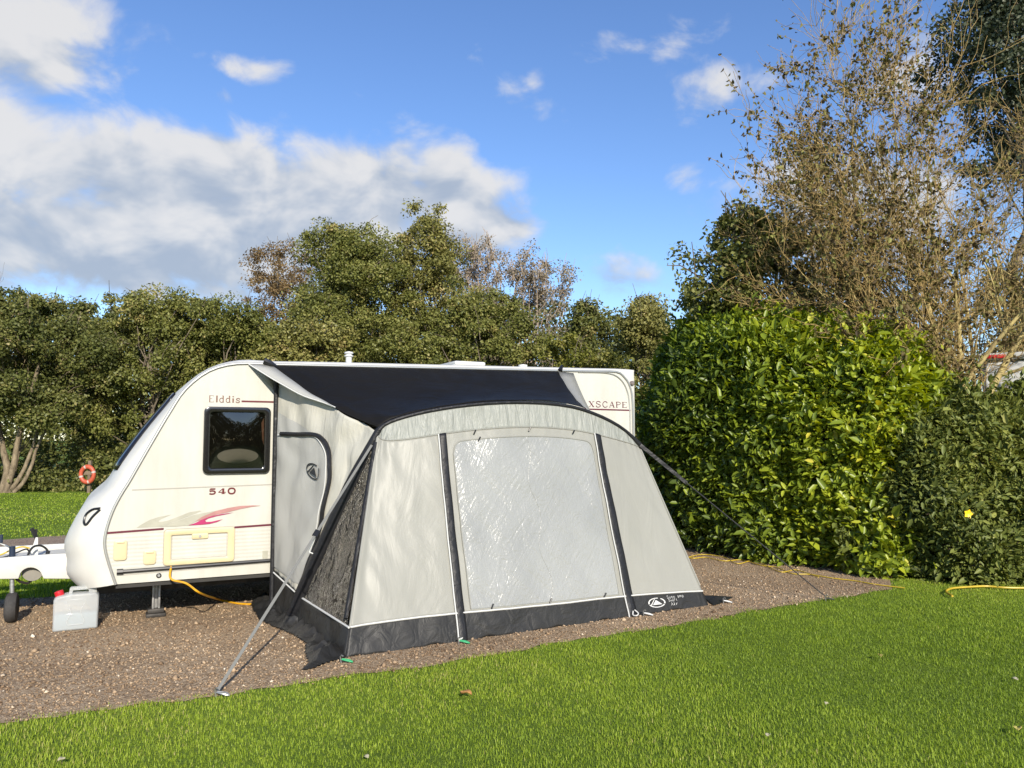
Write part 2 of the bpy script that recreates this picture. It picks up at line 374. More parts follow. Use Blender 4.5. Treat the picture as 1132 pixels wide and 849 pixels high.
nzA2 = N(nt, 'TexNoise', i_Scale=9.5, i_Detail=4., i_Roughness=.5, i_Distortion=.35); Lk(mpn2.outputs[0], nzA2.inputs['Vector'])
nzA3 = N(nt, 'TexNoise', i_Scale=9.5, i_Detail=4., i_Roughness=.5, i_Distortion=.35); Lk(mpn.outputs[0], nzA3.inputs['Vector'])
relief = mth('MULTIPLY', mth('SUBTRACT', nzA3.outputs['Fac'], nzA2.outputs['Fac']), 2.3)
for (bx, by, rx, ry, amp) in BLOBS:
    a0, e0 = azel(bx, by)
    dx = mth('MULTIPLY', mth('SUBTRACT', az, a0), F / rx); dy = mth('MULTIPLY', mth('SUBTRACT', el, e0), F / ry)
    q = mth('ADD', mth('MULTIPLY', dx, dx), mth('MULTIPLY', dy, dy))
    g = mth('MULTIPLY', mth('POWER', 2.718, mth('MULTIPLY', q, -.85)), amp)
    mask = g if mask is None else mth('MAXIMUM', mask, g)
dens = mth('ADD', mask, mth('MULTIPLY', mth('SUBTRACT', nA, .5), 1.75))
mr = N(nt, 'MapRange', interpolation_type='SMOOTHSTEP'); mr.inputs['From Min'].default_value = .30; mr.inputs['From Max'].default_value = .82; Lk(dens, mr.inputs['Value'])
cov = mth('MULTIPLY', mr.outputs[0], .93)
# cloud body tone: brighter billows, blue-grey thick bases lower in the bank
tone = mth('ADD', mth('MULTIPLY', mth('SUBTRACT', nzB.outputs['Fac'], .5), 1.5), mth('ADD', relief, mth('MULTIPLY', mth('SUBTRACT', nA, .5), .8)))
base_e = azel(300, 235)[1]
tone = mth('ADD', tone, mth('MULTIPLY', mth('SUBTRACT', el, base_e), 3.2))
tr_ = N(nt, 'MapRange', interpolation_type='SMOOTHSTEP'); tr_.inputs['From Min'].default_value = -.5; tr_.inputs['From Max'].default_value = .6; Lk(tone, tr_.inputs['Value'])
CL = ramp(nt, [(0, (.43, .50, .61)), (.45, (.60, .64, .70)), (1, (.84, .83, .82))], tr_.outputs[0])
clg = N(nt, 'VectorMath', operation='SCALE'); clg.inputs['Scale'].default_value = 4.6; Lk(CL.outputs[0], clg.inputs[0])
hsv = N(nt, 'HueSaturation', i_Hue=.508, i_Saturation=1.10, i_Value=.95); Lk(sky.outputs[0], hsv.inputs['Color'])
mixc = N(nt, 'MixRGB'); Lk(cov, mixc.inputs[0]); Lk(hsv.outputs[0], mixc.inputs[1]); Lk(clg.outputs[0], mixc.inputs[2])
Lk(mixc.outputs[0], bg.inputs[0]); bg.inputs[1].default_value = .125
sl = bpy.data.lights.new('sun', 'SUN'); sl.energy = 4.2; sl.angle = R(.53); sl.color = (1.0, .92, .79)
so = bpy.data.objects.new('sun', sl); COL.objects.link(so)
sd = Vector((SUN_AZ[0] * math.cos(SUN_EL), SUN_AZ[1] * math.cos(SUN_EL), math.sin(SUN_EL)))
so.rotation_euler = sd.to_track_quat('Z', 'Y').to_euler(); so.location = (3, -6, 8)
scene.view_settings.view_transform = 'Standard'; scene.view_settings.look = 'None'; scene.view_settings.gamma = 1
scene.view_settings.exposure = 0.75; scene.view_settings.use_curve_mapping = False
scene.render.engine = 'CYCLES'; scene.cycles.use_denoising = True; scene.cycles.max_bounces = 8; scene.cycles.transparent_max_bounces = 12
scene.cycles.use_adaptive_sampling = True

# ------------------------------------------------------------------ ground sheets
def lawnmat():
    m, nt, out = new_mat('lawn'); L = nt.links.new
    b = N(nt, 'BsdfPrincipled'); b.inputs['Roughness'].default_value = .8; b.inputs['Specular IOR Level'].default_value = .15
    tc = N(nt, 'TexCoord')
    n1 = N(nt, 'TexNoise', i_Scale=.55, i_Detail=5.); L(tc.outputs['Object'], n1.inputs['Vector'])
    n2 = N(nt, 'TexNoise', i_Scale=55., i_Detail=5., i_Roughness=.7); L(tc.outputs['Object'], n2.inputs['Vector'])
    mx = N(nt, 'Math', operation='MULTIPLY_ADD'); mx.inputs[1].default_value = .5; L(n1.outputs['Fac'], mx.inputs[0])
    m2 = N(nt, 'Math', operation='MULTIPLY'); m2.inputs[1].default_value = .5; L(n2.outputs['Fac'], m2.inputs[0]); L(m2.outputs[0], mx.inputs[2])
    rp = ramp(nt, [(.32, (.060, .095, .012)), (.5, (.115, .175, .020)), (.68, (.17, .225, .032))], mx.outputs[0]); L(rp.outputs[0], b.inputs['Base Color'])
    bp = N(nt, 'Bump', i_Strength=.9, i_Distance=.03); L(n2.outputs['Fac'], bp.inputs['Height']); L(bp.outputs[0], b.inputs['Normal'])
    L(b.outputs[0], out.inputs[0]); return m
def gravelmat(name, a, bcol, c):
    m, nt, out = new_mat(name); L = nt.links.new
    b = N(nt, 'BsdfPrincipled'); b.inputs['Roughness'].default_value = .85; b.inputs['Specular IOR Level'].default_value = .2
    tc = N(nt, 'TexCoord')
    v = N(nt, 'TexVoronoi', i_Scale=70.); L(tc.outputs['Object'], v.inputs['Vector'])
    v2 = N(nt, 'TexVoronoi', i_Scale=70., feature='DISTANCE_TO_EDGE'); L(tc.outputs['Object'], v2.inputs['Vector'])
    n1 = N(nt, 'TexNoise', i_Scale=1.3, i_Detail=6.); L(tc.outputs['Object'], n1.inputs['Vector'])
    sp_ = N(nt, 'SeparateColor'); L(v.outputs['Color'], sp_.inputs[0])
    ad = N(nt, 'Math', operation='MULTIPLY_ADD'); ad.inputs[1].default_value = .55; L(sp_.outputs[0], ad.inputs[0])
    k = N(nt, 'Math', operation='MULTIPLY'); k.inputs[1].default_value = .45; L(n1.outputs['Fac'], k.inputs[0]); L(k.outputs[0], ad.inputs[2])
    rp = ramp(nt, [(.2, a), (.5, bcol), (.78, c)], ad.outputs[0]); L(rp.outputs[0], b.inputs['Base Color'])
    bp = N(nt, 'Bump', i_Strength=1., i_Distance=.012); L(v2.outputs['Distance'], bp.inputs['Height']); L(bp.outputs[0], b.inputs['Normal'])
    L(b.outputs[0], out.inputs[0]); return m
M['lawn'] = lawnmat()
M['gravel'] = gravelmat('gravel', (.150, .100, .060), (.29, .207, .128), (.43, .33, .22))
M['path'] = gravelmat('path_gravel', (.16, .115, .08), (.27, .20, .145), (.36, .29, .22))
NEAR_EDGE = [ground(*p) for p in [(-260, 832), (0, 799), (100, 786), (240, 769), (380, 748), (500, 732), (620, 710), (760, 689), (850, 672), (930, 660), (985, 651)]]
FAR_EDGE = [Vector(p) for p in [(4.9, 10.2, 0), (3.4, 11.6, 0), (2.7, 14, 0), (0.5, 14.2, 0), (-2.2, 10.6, 0), (-3.6, 8.9, 0)]] + [ground(75, 659), ground(0, 663), ground(-260, 676)]
EDGE = catmull(NEAR_EDGE, 14)
EDGE = [p + Vector((noise.noise(p * 4) * .05, noise.noise(p * 5 + Vector((9, 0, 0))) * .07, 0)) for p in EDGE]
PAD = EDGE + FAR_EDGE
tag(MB().add([(-1500, -1500, -.004), (1500, -1500, -.004), (1500, 1500, -.004), (-1500, 1500, -.004)], [(0, 1, 2, 3)]).build('lawn', M['lawn'], normals=False), kind='structure')
tag(MB().poly([p.xyz for p in PAD]).build('gravel_pitch', M['gravel'], normals=False), kind='structure')
o = bpy.data.objects['gravel_pitch']
if o.data.polygons[0].normal.z < 0: o.data.flip_normals()
pth = [ground(x, y) for x, y in [(-400, 604), (0, 597), (80, 591), (160, 584)]]; ptl = [ground(x, y) for x, y in [(160, 595), (80, 602), (0, 608), (-400, 622)]]
tag(MB().poly(pth + ptl).build('path', M['path'], normals=False), kind='structure')
if bpy.data.objects['path'].data.polygons[0].normal.z < 0: bpy.data.objects['path'].data.flip_normals()
PADP = np.array([[p.x, p.y] for p in PAD])
def inside(P, poly):
    x, y = P[:, 0], P[:, 1]; r = np.zeros(len(P), bool); n = len(poly)
    for i in range(n):
        x0, y0 = poly[i]; x1, y1 = poly[(i + 1) % n]
        c = ((y0 > y) != (y1 > y)) & (x < (x1 - x0) * (y - y0) / ((y1 - y0) if y1 != y0 else 1e-9) + x0); r ^= c
    return r
def vnoise(x, y, f, seed=0):                    # cheap smooth 2-D noise
    x = x * f + seed * 13.7; y = y * f + seed * 7.3
    return (np.sin(x * 1.7 + 1.3 * np.sin(y * 1.1)) + np.sin(y * 1.9 + 1.7 * np.sin(x * .9 + 2)) + np.sin((x + y) * 1.3 + np.sin(x * 2.3 - y * 1.7))) / 3

# grass blades (one uncountable mass)
def blades(n, x0, x1, y0, y1, keep, h, wd):
    P = np.stack([rng.uniform(x0, x1, n), rng.uniform(y0, y1, n)], 1); P = P[keep(P)]; n = len(P)
    P3 = np.concatenate([P, np.full((n, 1), -.006)], 1)
    cl = vnoise(P[:, 0], P[:, 1], 1.1) * .5 + vnoise(P[:, 0], P[:, 1], 6, 3) * .5
    hh = h * rng.uniform(.55, 1.25, n) * (1 + .25 * cl); ww = wd * rng.uniform(.7, 1.3, n)
    an = rng.uniform(0, 2 * np.pi, n); lean = rng.uniform(.1, .9, n)
    d = np.stack([np.cos(an), np.sin(an), np.zeros(n)], 1); s = np.stack([-np.sin(an + rng.normal(0, .5, n)), np.cos(an), np.zeros(n)], 1)
    s = unit(s); up = np.array([0, 0, 1.0])
    hh = hh[:, None]; ww = ww[:, None]; lean = lean[:, None]
    m = P3 + up * hh * .6 + d * hh * lean * .3; t = P3 + up * hh * (1 - .25 * lean) + d * hh * lean
    V = np.stack([P3 - s * ww * .5, P3 + s * ww * .5, m + s * ww * .4, m - s * ww * .4, t], 1)
    cl2 = vnoise(P[:, 0], P[:, 1], .45, 8)
    r = np.clip(.5 + .17 * cl + .20 * cl2 + rng.normal(0, .18, n), 0, 1)
    return V, r
parts = []
def keep_near(P):
    d = P[:, 1]; ok = ~inside(P + rng.normal(0, .035, P.shape) + (.05 * vnoise(P[:, 0], P[:, 1], 5, 2))[:, None] * np.array([[-.5, .86]]), PADP)
    ok &= np.abs(P[:, 0]) < d * .68 + 1.3
    return ok & (rng.random(len(P)) < np.clip(1.25 - .085 * d, .25, 1))
parts.append(blades(980000, -6.5, 8.5, 2.6, 9.6, lambda P: keep_near(P) & (P[:, 1] < 9.3), .025, .0034))
parts.append(blades(26000, -11, -3.2, 8.2, 11.9, lambda P: ~inside(P, PADP) & (P[:, 0] < -P[:, 1] * .42), .05, .011))
parts.append(blades(60000, -24, -3, 13.2, 24, lambda P: (P[:, 0] < -P[:, 1] * .40) & (P[:, 0] > -P[:, 1] * .8 - 1), .032, .016))
V = np.concatenate([p[0] for p in parts]); r = np.concatenate([p[1] for p in parts]); k = np.arange(len(V)) * 5
M['grass'] = leafmat('grass_blade', [(0, (0.102, 0.156, 0.019)), (.35, (0.210, 0.306, 0.029)), (.62, (0.312, 0.414, 0.041)), (.88, (0.408, 0.486, 0.066)), (1, (0.504, 0.456, 0.168))], .5, .25, .42)
g = np_mesh('grass', V.reshape(-1, 3), np.stack([k, k + 1, k + 2, k + 3], 1), np.stack([k + 3, k + 2, k + 4], 1), np.repeat(r, 5), M['grass'])
tag(g, 'short mown green grass in front of the gravel pitch', 'grass', kind='stuff')

# loose gravel stones
n = 190000
P = np.stack([rng.uniform(-7.5, 6, n), rng.uniform(4, 12.5, n)], 1)
P = P[inside(P + rng.normal(0, .04, P.shape), PADP)]; P = P[(np.abs(P[:, 0]) < P[:, 1] * .68 + 1.2) & (rng.random(len(P)) < np.clip(1.6 - .12 * P[:, 1], .2, 1))]
# spill a few stones over the grass edge
n = len(P); sz = rng.lognormal(math.log(.0063), .45, n)
octa = np.array([[1, 0, 0], [-1, 0, 0], [0, 1, 0], [0, -1, 0], [0, 0, 1], [0, 0, -1]], float)
V = octa[None] * sz[:, None, None] * rng.uniform(.55, 1.25, (n, 6, 1)) + rng.normal(0, .18, (n, 6, 3)) * sz[:, None, None]
V[:, :, 2] *= .7
an = rng.uniform(0, 6.28, n); c, s_ = np.cos(an)[:, None], np.sin(an)[:, None]
X = V[:, :, 0] * c - V[:, :, 1] * s_; Y = V[:, :, 0] * s_ + V[:, :, 1] * c; V[:, :, 0] = X + P[:, 0:1]; V[:, :, 1] = Y + P[:, 1:2]; V[:, :, 2] += (sz * .35)[:, None]
k = np.arange(n)[:, None, None] * 6; tr = np.array([[0, 2, 4], [2, 1, 4], [1, 3, 4], [3, 0, 4], [2, 0, 5], [1, 2, 5], [3, 1, 5], [0, 3, 5]])
rr = np.clip(.42 + .18 * vnoise(P[:, 0], P[:, 1], 1.4) + rng.normal(0, .2, n), 0, 1)
M['stone'] = leafmat('gravel_stone', [(0, (.105, .066, .039)), (.3, (.25, .170, .102)), (.62, (.38, .273, .172)), (.85, (.50, .39, .265)), (1, (.66, .57, .45))], .8, .2, 0)
g = np_mesh('gravel', V.reshape(-1, 3), None, (k + tr[None]).reshape(-1, 3), np.repeat(rr, 6), M['stone'])
tag(g, 'loose reddish brown gravel covering the pitch', 'gravel', kind='stuff')

# ------------------------------------------------------------------ CARAVAN
van = thing('caravan', MC, 'cream white touring caravan with maroon stripes parked behind the grey awning', 'caravan')
WID = 2.2
Tpx = [(128, 646), (121, 625), (116, 605), (117, 588), (124, 566), (133, 548), (143, 532), (155, 511), (173, 480), (188, 455), (205, 430), (231, 410), (262, 402)]
Mpx = [(86, 647), (74, 634), (74, 618), (71.5, 597), (90, 561), (104, 547), (117, 535), (133, 510), (157, 478), (180, 451), (200, 429), (229, 408), (262, 399.5)]
T = [SL(*p) for p in Tpx]; Mo = [SL(*p, -.4) for p in Mpx]
zr0 = T[-1][1]; tr1, zr1 = SL(681, 411); tre = SL(699.5, 450)[0]
rows = [(T[i], Mo[i], .40) for i in range(13)]
rows[-1] = (T[-1], Mo[-1], .34)
print('CARAVAN T', [tuple(round(x, 2) for x in t) for t in T], 'M', [tuple(round(x, 2) for x in t) for t in Mo], 'roof', zr0, zr1, tr1, tre)
for k in range(1, 13):
    f = k / 13; t = T[-1][0] + (tr1 - T[-1][0]) * f; z = zr0 + (zr1 - zr0) * f
    rows.append(((t, z), (t, z + .045), .10 if k > 2 else .22 - .05 * k))
rows.append(((tr1, zr1), (tr1 + .03, zr1 + .045), .08))
for p, mo in [((690, 417), (tre + .035, zr1 + .040)), ((696, 427), (tre + .058, zr1 + .012)), ((699, 446), (tre + .058, zr1 - .22))]:
    rows.append((SL(*p), mo, .06))
for z in (1.4, .8, .38): rows.append(((tre, z), (tre + .058, z), .07))
def shell_row(row):
    (t0, z0), (t1, z1), r = row; out = []
    half = []
    for k in range(9):
        th = k / 8 * math.pi / 2; half.append((r * (1 - math.cos(th)), math.sin(th)))
    for y, b in half: out.append(L2W(t0 + (t1 - t0) * b, -y, z0 + (z1 - z0) * b))
    for k in range(1, 6):
        y = r + (WID - 2 * r) * k / 6; out.append(L2W(t1, -y, z1 + (.03 * math.sin(math.pi * k / 6) if t1 > 1 and z1 > 2 else 0)))
    for y, b in reversed(half): out.append(L2W(t0 + (t1 - t0) * b, -(WID - y), z0 + (z1 - z0) * b))
    return out
# refine profile with catmull in both curves
def refine(rows, n=3):
    A3 = [Vector((r[0][0], r[0][1], r[2])) for r in rows]; B3 = [Vector((r[1][0], r[1][1], 0)) for r in rows]
    a, b = catmull(A3, n), catmull(B3, n)
    return [((p.x, p.y), (q.x, q.y), max(.05, p.z)) for p, q in zip(a, b)]
RR = refine(rows)
G = [shell_row(r) for r in RR]
MB().grid(G).build('shell', M['gel'], van, smooth=True)
MB().poly([g_[0] for g_ in G]).build('side_panel', M['side'], van)
MB().poly([g_[-1] for g_ in G]).build('side_panel', M['side'], van)
MB().box(.0, tre, -.02, -WID + .02, .34, .375).build('floor_pan', M['under'], van)
tb = [L2W(r[0][0], .006, r[0][1]) for r in RR]
MB().tube(tb, .013, 8).build('awning_rail', M['rail'], van, smooth=True)
MB().tube([L2W(r[0][0], -WID - .006, r[0][1]) for r in RR], .013, 8).build('awning_rail', M['rail'], van, smooth=True)
def inner_line(off, idx0, idx1): pass
# side graphics -----------------------------------------------------
def sprism(P, s0, s1): return MB().prism([L2W(t, s0, z) for t, z in P], [L2W(t, s1, z) for t, z in P])
def rrect(t0, t1, z0, z1, r, n=6):
    P = []
    for (cx, cz, a0) in [(t1 - r, z1 - r, 0), (t0 + r, z1 - r, 90), (t0 + r, z0 + r, 180), (t1 - r, z0 + r, 270)]:
        P += [(cx + r * math.cos(R(a0 + 90 * k / n)), cz + r * math.sin(R(a0 + 90 * k / n))) for k in range(n + 1)]
    return P
def pxrect(x0, y0, x1, y1, y2, y3):              # left top y0, right top y1, right bottom y2, left bottom y3
    a, b, c, d = SL(x0, y0), SL(x1, y1), SL(x1, y2), SL(x0, y3)
    return (a[0] + d[0]) / 2, (b[0] + c[0]) / 2, (c[1] + d[1]) / 2, (a[1] + b[1]) / 2
def ringprism(mb, P, Q, s0, s1):                 # frame between outlines P (outer) and Q (inner)
    n = len(P); V = [L2W(t, s, z) for s in (s0, s1) for X in (P, Q) for t, z in X]
    f = []
    for i in range(n):
        j = (i + 1) % n
        f += [(2 * n + i, 2 * n + j, 3 * n + j, 3 * n + i), (i, n + i, n + j, j), (i, j, 2 * n + j, 2 * n + i), (n + j, n + i, 3 * n + i, 3 * n + j)]
    return mb.add(V, f)
# window
t0, t1, z0, z1 = pxrect(224.5, 450.5, 298.5, 449.5, 523, 524)
win = ringprism(MB(), rrect(t0, t1, z0, z1, .05), rrect(t0 + .055, t1 - .055, z0 + .05, z1 - .05, .03), .002, .035).build('window', M['blackgloss'], van, bevel=.008)
pg = []
for j in range(17):
    v = -1 + 2 * j / 16; pg.append([L2W((t0 + t1) / 2 + u * (t1 - t0 - .10) / 2, .012 + .012 * (1 - u * u) * (1 - v * v), (z0 + z1) / 2 + v * (z1 - z0 - .09) / 2) for u in [-1 + 2 * i / 16 for i in range(17)]])
MB().grid(pg).build('pane', M['pane'], win, smooth=True)
# what lies behind the tinted pane: dark cabin box, curtain, pale oval disc
MB().box(t0 + .04, t1 - .04, .004, .006, z0 + .04, z1 - .04).build('cabin', M['interior'], win)
ct, cz = (t0 + t1) / 2 + .01, z0 + .165
sprism([(ct + .185 * math.cos(a), cz + .068 * math.sin(a)) for a in [6.2832 * k / 32 for k in range(32)]], .0062, .008).build('pale_oval', M['pale_oval'], win)
sprism([(t1 - .085, z1 - .15), (t1 - .062, z1 - .10), (t1 - .06, z1 - .36), (t1 - .075, z1 - .30)], .0062, .0078).build('curtain', M['curtain'], win)
# front window (on the sloping front)
fi = [(i, r_) for i, r_ in enumerate(RR) if 6.6 * 3 <= i <= 9.8 * 3]
fw = []
for i, (a, b, r_) in fi:
    tx = RR[i + 1][1][0] - RR[i - 1][1][0]; tz = RR[i + 1][1][1] - RR[i - 1][1][1]; l_ = math.hypot(tx, tz); nx, nz = -tz / l_, tx / l_
    if nx > 0: nx, nz = -nx, -nz
    row = []
    for k in range(13):
        y = .20 + (WID - .40) * k / 12; e = .0 if 0 < k < 12 else -.012
        if y < r_:
            bb = math.sin(math.acos(max(-1, min(1, 1 - y / r_)))); px_, pz_ = a[0] + (b[0] - a[0]) * bb, a[1] + (b[1] - a[1]) * bb
        elif y > WID - r_:
            bb = math.sin(math.acos(max(-1, min(1, 1 - (WID - y) / r_)))); px_, pz_ = a[0] + (b[0] - a[0]) * bb, a[1] + (b[1] - a[1]) * bb
        else: px_, pz_ = b
        row.append(L2W(px_ + nx * (.022 + e), -y, pz_ + nz * (.022 + e)))
    fw.append(row)
MB().grid(fw).build('front_window', M['blackgloss'], van, smooth=True, solid=.012)
# stripes and seam lines
def sline(name, pts, w_, mat, s=.003):
    P = [SL(*p) for p in pts]; up = [(t, z + w_ / 2) for t, z in P]; dn = [(t, z - w_ / 2) for t, z in P]
    return MB().grid([[L2W(t, s, z) for t, z in up], [L2W(t, s, z) for t, z in dn]]).build(name, mat, van, solid=.0015)
sline('stripe', [(118, 589.3), (181, 584.6)], .018, M['maroon'])
sline('stripe', [(259, 583), (310, 579.3)], .018, M['maroon'])
sline('stripe', [(267, 443.6), (312, 444.6)], .016, M['redvinyl'])
sline('stripe', [(640, 452), (697, 453.6)], .016, M['maroon'])
sline('panel_seam', [(146, 541.5), (310, 535)], .009, M['line'])
# corner steady, skirt rail
a, b = S(129, 632.5, .012), S(312, 618.5, .012)
MB().tube([a, b], .017, 8).tube([a, a + DV * .05], .026, 8).build('skirt_rail', M['black'], van, smooth=True)
sline('skirt_seam', [(133, 636), (312, 621)], .006, M['line'])
def disc(px, py, r, s0, s1, n=20):
    t, z = SL(px, py); return sprism([(t + r * math.cos(6.2832 * k / n), z + r * math.sin(6.2832 * k / n)) for k in range(n)], s0, s1)
disc(175.5, 636, .022, .001, .014).build('water_inlet', M['black'], van, bevel=.004)
disc(175.5, 636, .012, .0145, .018).build('inlet_cap', M['steel'], van)
# hatches
for nm, q in (('service_hatch', (125.5, 597, 140.5, 597.5, 619, 620)), ('service_hatch', (158.5, 608.5, 172.5, 608, 623.5, 624.5))):
    t0, t1, z0, z1 = pxrect(*q); hb = sprism(rrect(t0, t1, z0, z1, .025), .001, .016).build(nm, M['hatch'], van, bevel=.006)
    sprism(rrect((t0 + t1) / 2 - .03, (t0 + t1) / 2 + .03, z1 - .025, z1 - .008, .006), .0165, .024).build('catch', M['hatch'], hb, bevel=.003)
t0, t1, z0, z1 = pxrect(181, 585.5, 259, 582.5, 620, 625.5)
ld = ringprism(MB(), rrect(t0, t1, z0, z1, .03), rrect(t0 + .06, t1 - .06, z0 + .045, z1 - .05, .012), .001, .016).build('locker_door', M['hatch'], van, bevel=.005)
tm = (t0 + t1) / 2
lk = sprism(rrect(tm - .07, tm + .07, z1 - .095, z1 - .045, .012), .0015, .018).build('lock_plate', M['hatch'], ld, bevel=.004)
sprism([(tm + .012 * math.cos(k * .5236), z1 - .07 + .012 * math.sin(k * .5236)) for k in range(12)], .0185, .024).build('lock', M['steel'], ld)
ringprism(MB(), rrect(t0 + .065, t1 - .065, z0 + .05, z1 - .055, .01), rrect(t0 + .069, t1 - .069, z0 + .054, z1 - .059, .008), .0015, .003).build('door_gap', M['line'], ld)
ringprism(MB(), rrect(t0 - .006, t1 + .006, z0 - .006, z1 + .006, .034), rrect(t0 - .001, t1 + .001, z0 - .001, z1 + .001, .03), .0012, .003).build('frame_shadow_gap', M['line'], ld)
# label near the right
t0, t1, z0, z1 = pxrect(290, 609, 296, 608.5, 617, 617.5); sprism(rrect(t0, t1, z0, z1, .004), .001, .003).build('sticker', M['greyvinyl'], van)
# swooshes, drawn from the shapes on the side
def decal(name, pts, mat, s=.0025):
    P = [SL(*p) for p in pts]; return MB().poly([L2W(t, s, z) for t, z in P]).build(name, mat, van, solid=.001)
def c2(x, y): return 110 + x / 5.66, 525 + y / 5.66
decal('swoosh', [c2(*p) for p in [(230, 332), (262, 310), (310, 283), (370, 263), (450, 248), (420, 262), (385, 276), (368, 290), (380, 295), (430, 285), (500, 258), (560, 234), (625, 222), (640, 226), (580, 250), (520, 274), (450, 300), (370, 325)]], M['greyvinyl'])
decal('swoosh', [c2(*p) for p in [(375, 324), (450, 302), (520, 277), (590, 250), (660, 236), (720, 225), (760, 216), (755, 230), (700, 250), (640, 275), (590, 298), (555, 316), (470, 322)]], M['greyvinyl'], .004)
decal('swoosh', [c2(*p) for p in [(600, 290), (640, 262), (720, 228), (800, 207), (880, 194), (960, 190), (1010, 192), (950, 200), (880, 213), (800, 234), (740, 246), (690, 262), (640, 282)]], M['pinkgrey'], .0055)
decal('swoosh', [c2(*p) for p in [(555, 316), (600, 300), (640, 280), (690, 261), (760, 245), (840, 234), (790, 246), (730, 258), (680, 272), (660, 284), (668, 294), (700, 292), (770, 277), (735, 294), (690, 306), (640, 311)]], M['magenta'], .007)
# lettering: small stroke alphabet with serifs; strokes are (points, width)
GL = {
 'E': [([(.12, 0), (.12, 1)], .16), ([(.0, .97), (.78, .97), (.78, .80)], .06), ([(.12, .52), (.55, .52)], .06), ([(.0, .03), (.82, .03), (.82, .24)], .06)],
 'l': [([(.5, 0), (.5, 1)], .20), ([(.25, .97), (.5, .97)], .06), ([(.2, .03), (.8, .03)], .06)],
 'd': [([(.74, 0), (.74, 1)], .15), ([(.55, .97), (.74, .97)], .06), ([(.74, .55), (.5, .64), (.22, .55), (.12, .32), (.22, .09), (.5, .0), (.74, .09)], .10), ([(.74, .03), (.92, .03)], .06)],
 'i': [([(.5, 0), (.5, .62)], .20), ([(.5, .82), (.5, .96)], .2), ([(.25, .6), (.5, .6)], .06), ([(.2, .03), (.8, .03)], .06)],
 's': [([(.8, .46), (.78, .58), (.5, .64), (.25, .55), (.28, .40), (.7, .26), (.78, .1), (.5, 0), (.2, .06), (.16, .2)], .11)],
 '5': [([(.25, .93), (.86, .93)], .24), ([(.22, .95), (.18, .55)], .12), ([(.18, .52), (.5, .60), (.78, .48), (.82, .28), (.7, .08), (.4, .03), (.15, .12)], .24)],
 '4': [([(.64, 0), (.64, 1)], .32), ([(.60, .98), (.08, .32)], .12), ([(.06, .30), (.96, .30)], .13), ([(.40, .04), (.90, .04)], .09)],
 '0': [([(.5, 1), (.22, .88), (.1, .5), (.22, .12), (.5, 0), (.78, .12), (.9, .5), (.78, .88), (.5, 1)], .25)],
 'X': [([(.14, 1), (.86, 0)], .16), ([(.86, 1), (.14, 0)], .06), ([(.0, .97), (.36, .97)], .05), ([(.66, .97), (1, .97)], .05), ([(.0, .03), (.34, .03)], .05), ([(.64, .03), (1, .03)], .05)],
 'S': [([(.82, .74), (.74, .94), (.45, 1), (.2, .88), (.2, .66), (.48, .52), (.8, .36), (.82, .14), (.5, 0), (.2, .06), (.14, .28)], .11)],
 'C': [([(.86, .72), (.74, .94), (.45, 1), (.2, .82), (.1, .5), (.2, .18), (.45, 0), (.74, .06), (.88, .26)], .11)],
 'A': [([(.5, 1), (.88, 0)], .15), ([(.5, 1), (.12, 0)], .06), ([(.25, .34), (.72, .34)], .06), ([(.0, .03), (.26, .03)], .05), ([(.7, .03), (1, .03)], .05)],
 'P': [([(.2, 0), (.2, 1)], .15), ([(.05, .97), (.5, .97), (.8, .86), (.8, .62), (.5, .5), (.2, .5)], .08), ([(.05, .03), (.4, .03)], .05)],
 'u': [([(.2, .62), (.2, .15), (.45, 0), (.75, .12)], .12), ([(.75, .62), (.75, 0)], .14)],
 'n': [([(.22, 0), (.22, .62)], .14), ([(.22, .5), (.5, .64), (.76, .5), (.76, 0)], .12)],
 'a': [([(.2, .55), (.5, .64), (.75, .5), (.75, 0)], .13), ([(.75, .36), (.35, .34), (.2, .16), (.4, 0), (.75, .14)], .1)],
 'm': [([(.1, 0), (.1, .62)], .13), ([(.1, .5), (.3, .64), (.48, .5), (.48, 0)], .11), ([(.48, .5), (.7, .64), (.88, .5), (.88, 0)], .11)],
 'p': [([(.22, -.3), (.22, .62)], .14), ([(.22, .5), (.5, .64), (.8, .5), (.84, .3), (.7, .06), (.45, 0), (.22, .1)], .11)],
 'w': [([(.05, .62), (.28, 0), (.5, .6), (.72, 0), (.95, .62)], .11)],
 'f': [([(.45, 0), (.45, .8), (.6, .98), (.85, .95)], .13), ([(.2, .6), (.75, .6)], .09)],
 't': [([(.45, .9), (.45, .1), (.7, 0)], .14), ([(.2, .62), (.75, .62)], .09)],
 'r': [([(.3, 0), (.3, .62)], .14), ([(.3, .45), (.5, .62), (.8, .6)], .1)],
}
def text_mesh(txt, p0, ex, ez, hgt, total, outn, depth=.0015, gap=.16):
    """p0 lower-left point, ex/ez unit vectors, letters fill the width 'total'"""
    wd = [{'l': .45, 'i': .45, ' ': .5, 'm': 1.25, 'w': 1.2}.get(c, 1.) for c in txt]; sc = total / (sum(wd) + gap * (len(txt) - 1)); x = 0; mb = MB(); layer = 0
    for c, cw in zip(txt, wd):
        for pts, w_ in GL.get(c, []):
            layer += 1; lift = outn * (depth + .00025 * (layer % 6))
            P = [Vector((x + px * cw * sc, py * hgt, 0)) for px, py in pts]; hw = w_ * min(sc, hgt * 1.1) / 2
            if len(P) > 3: P = catmull(P, 4)
            Lf, Rt = [], []
            for i in range(len(P)):
                d = (P[min(i + 1, len(P) - 1)] - P[max(i - 1, 0)]).normalized(); nn = Vector((-d.y, d.x, 0)) * hw
                Lf.append(P[i] + nn); Rt.append(P[i] - nn)
            mb.grid([[p0 + ex * q.x + ez * q.y + lift for q in Lf], [p0 + ex * q.x + ez * q.y + lift for q in Rt]])
        x += (cw + gap) * sc
    return mb
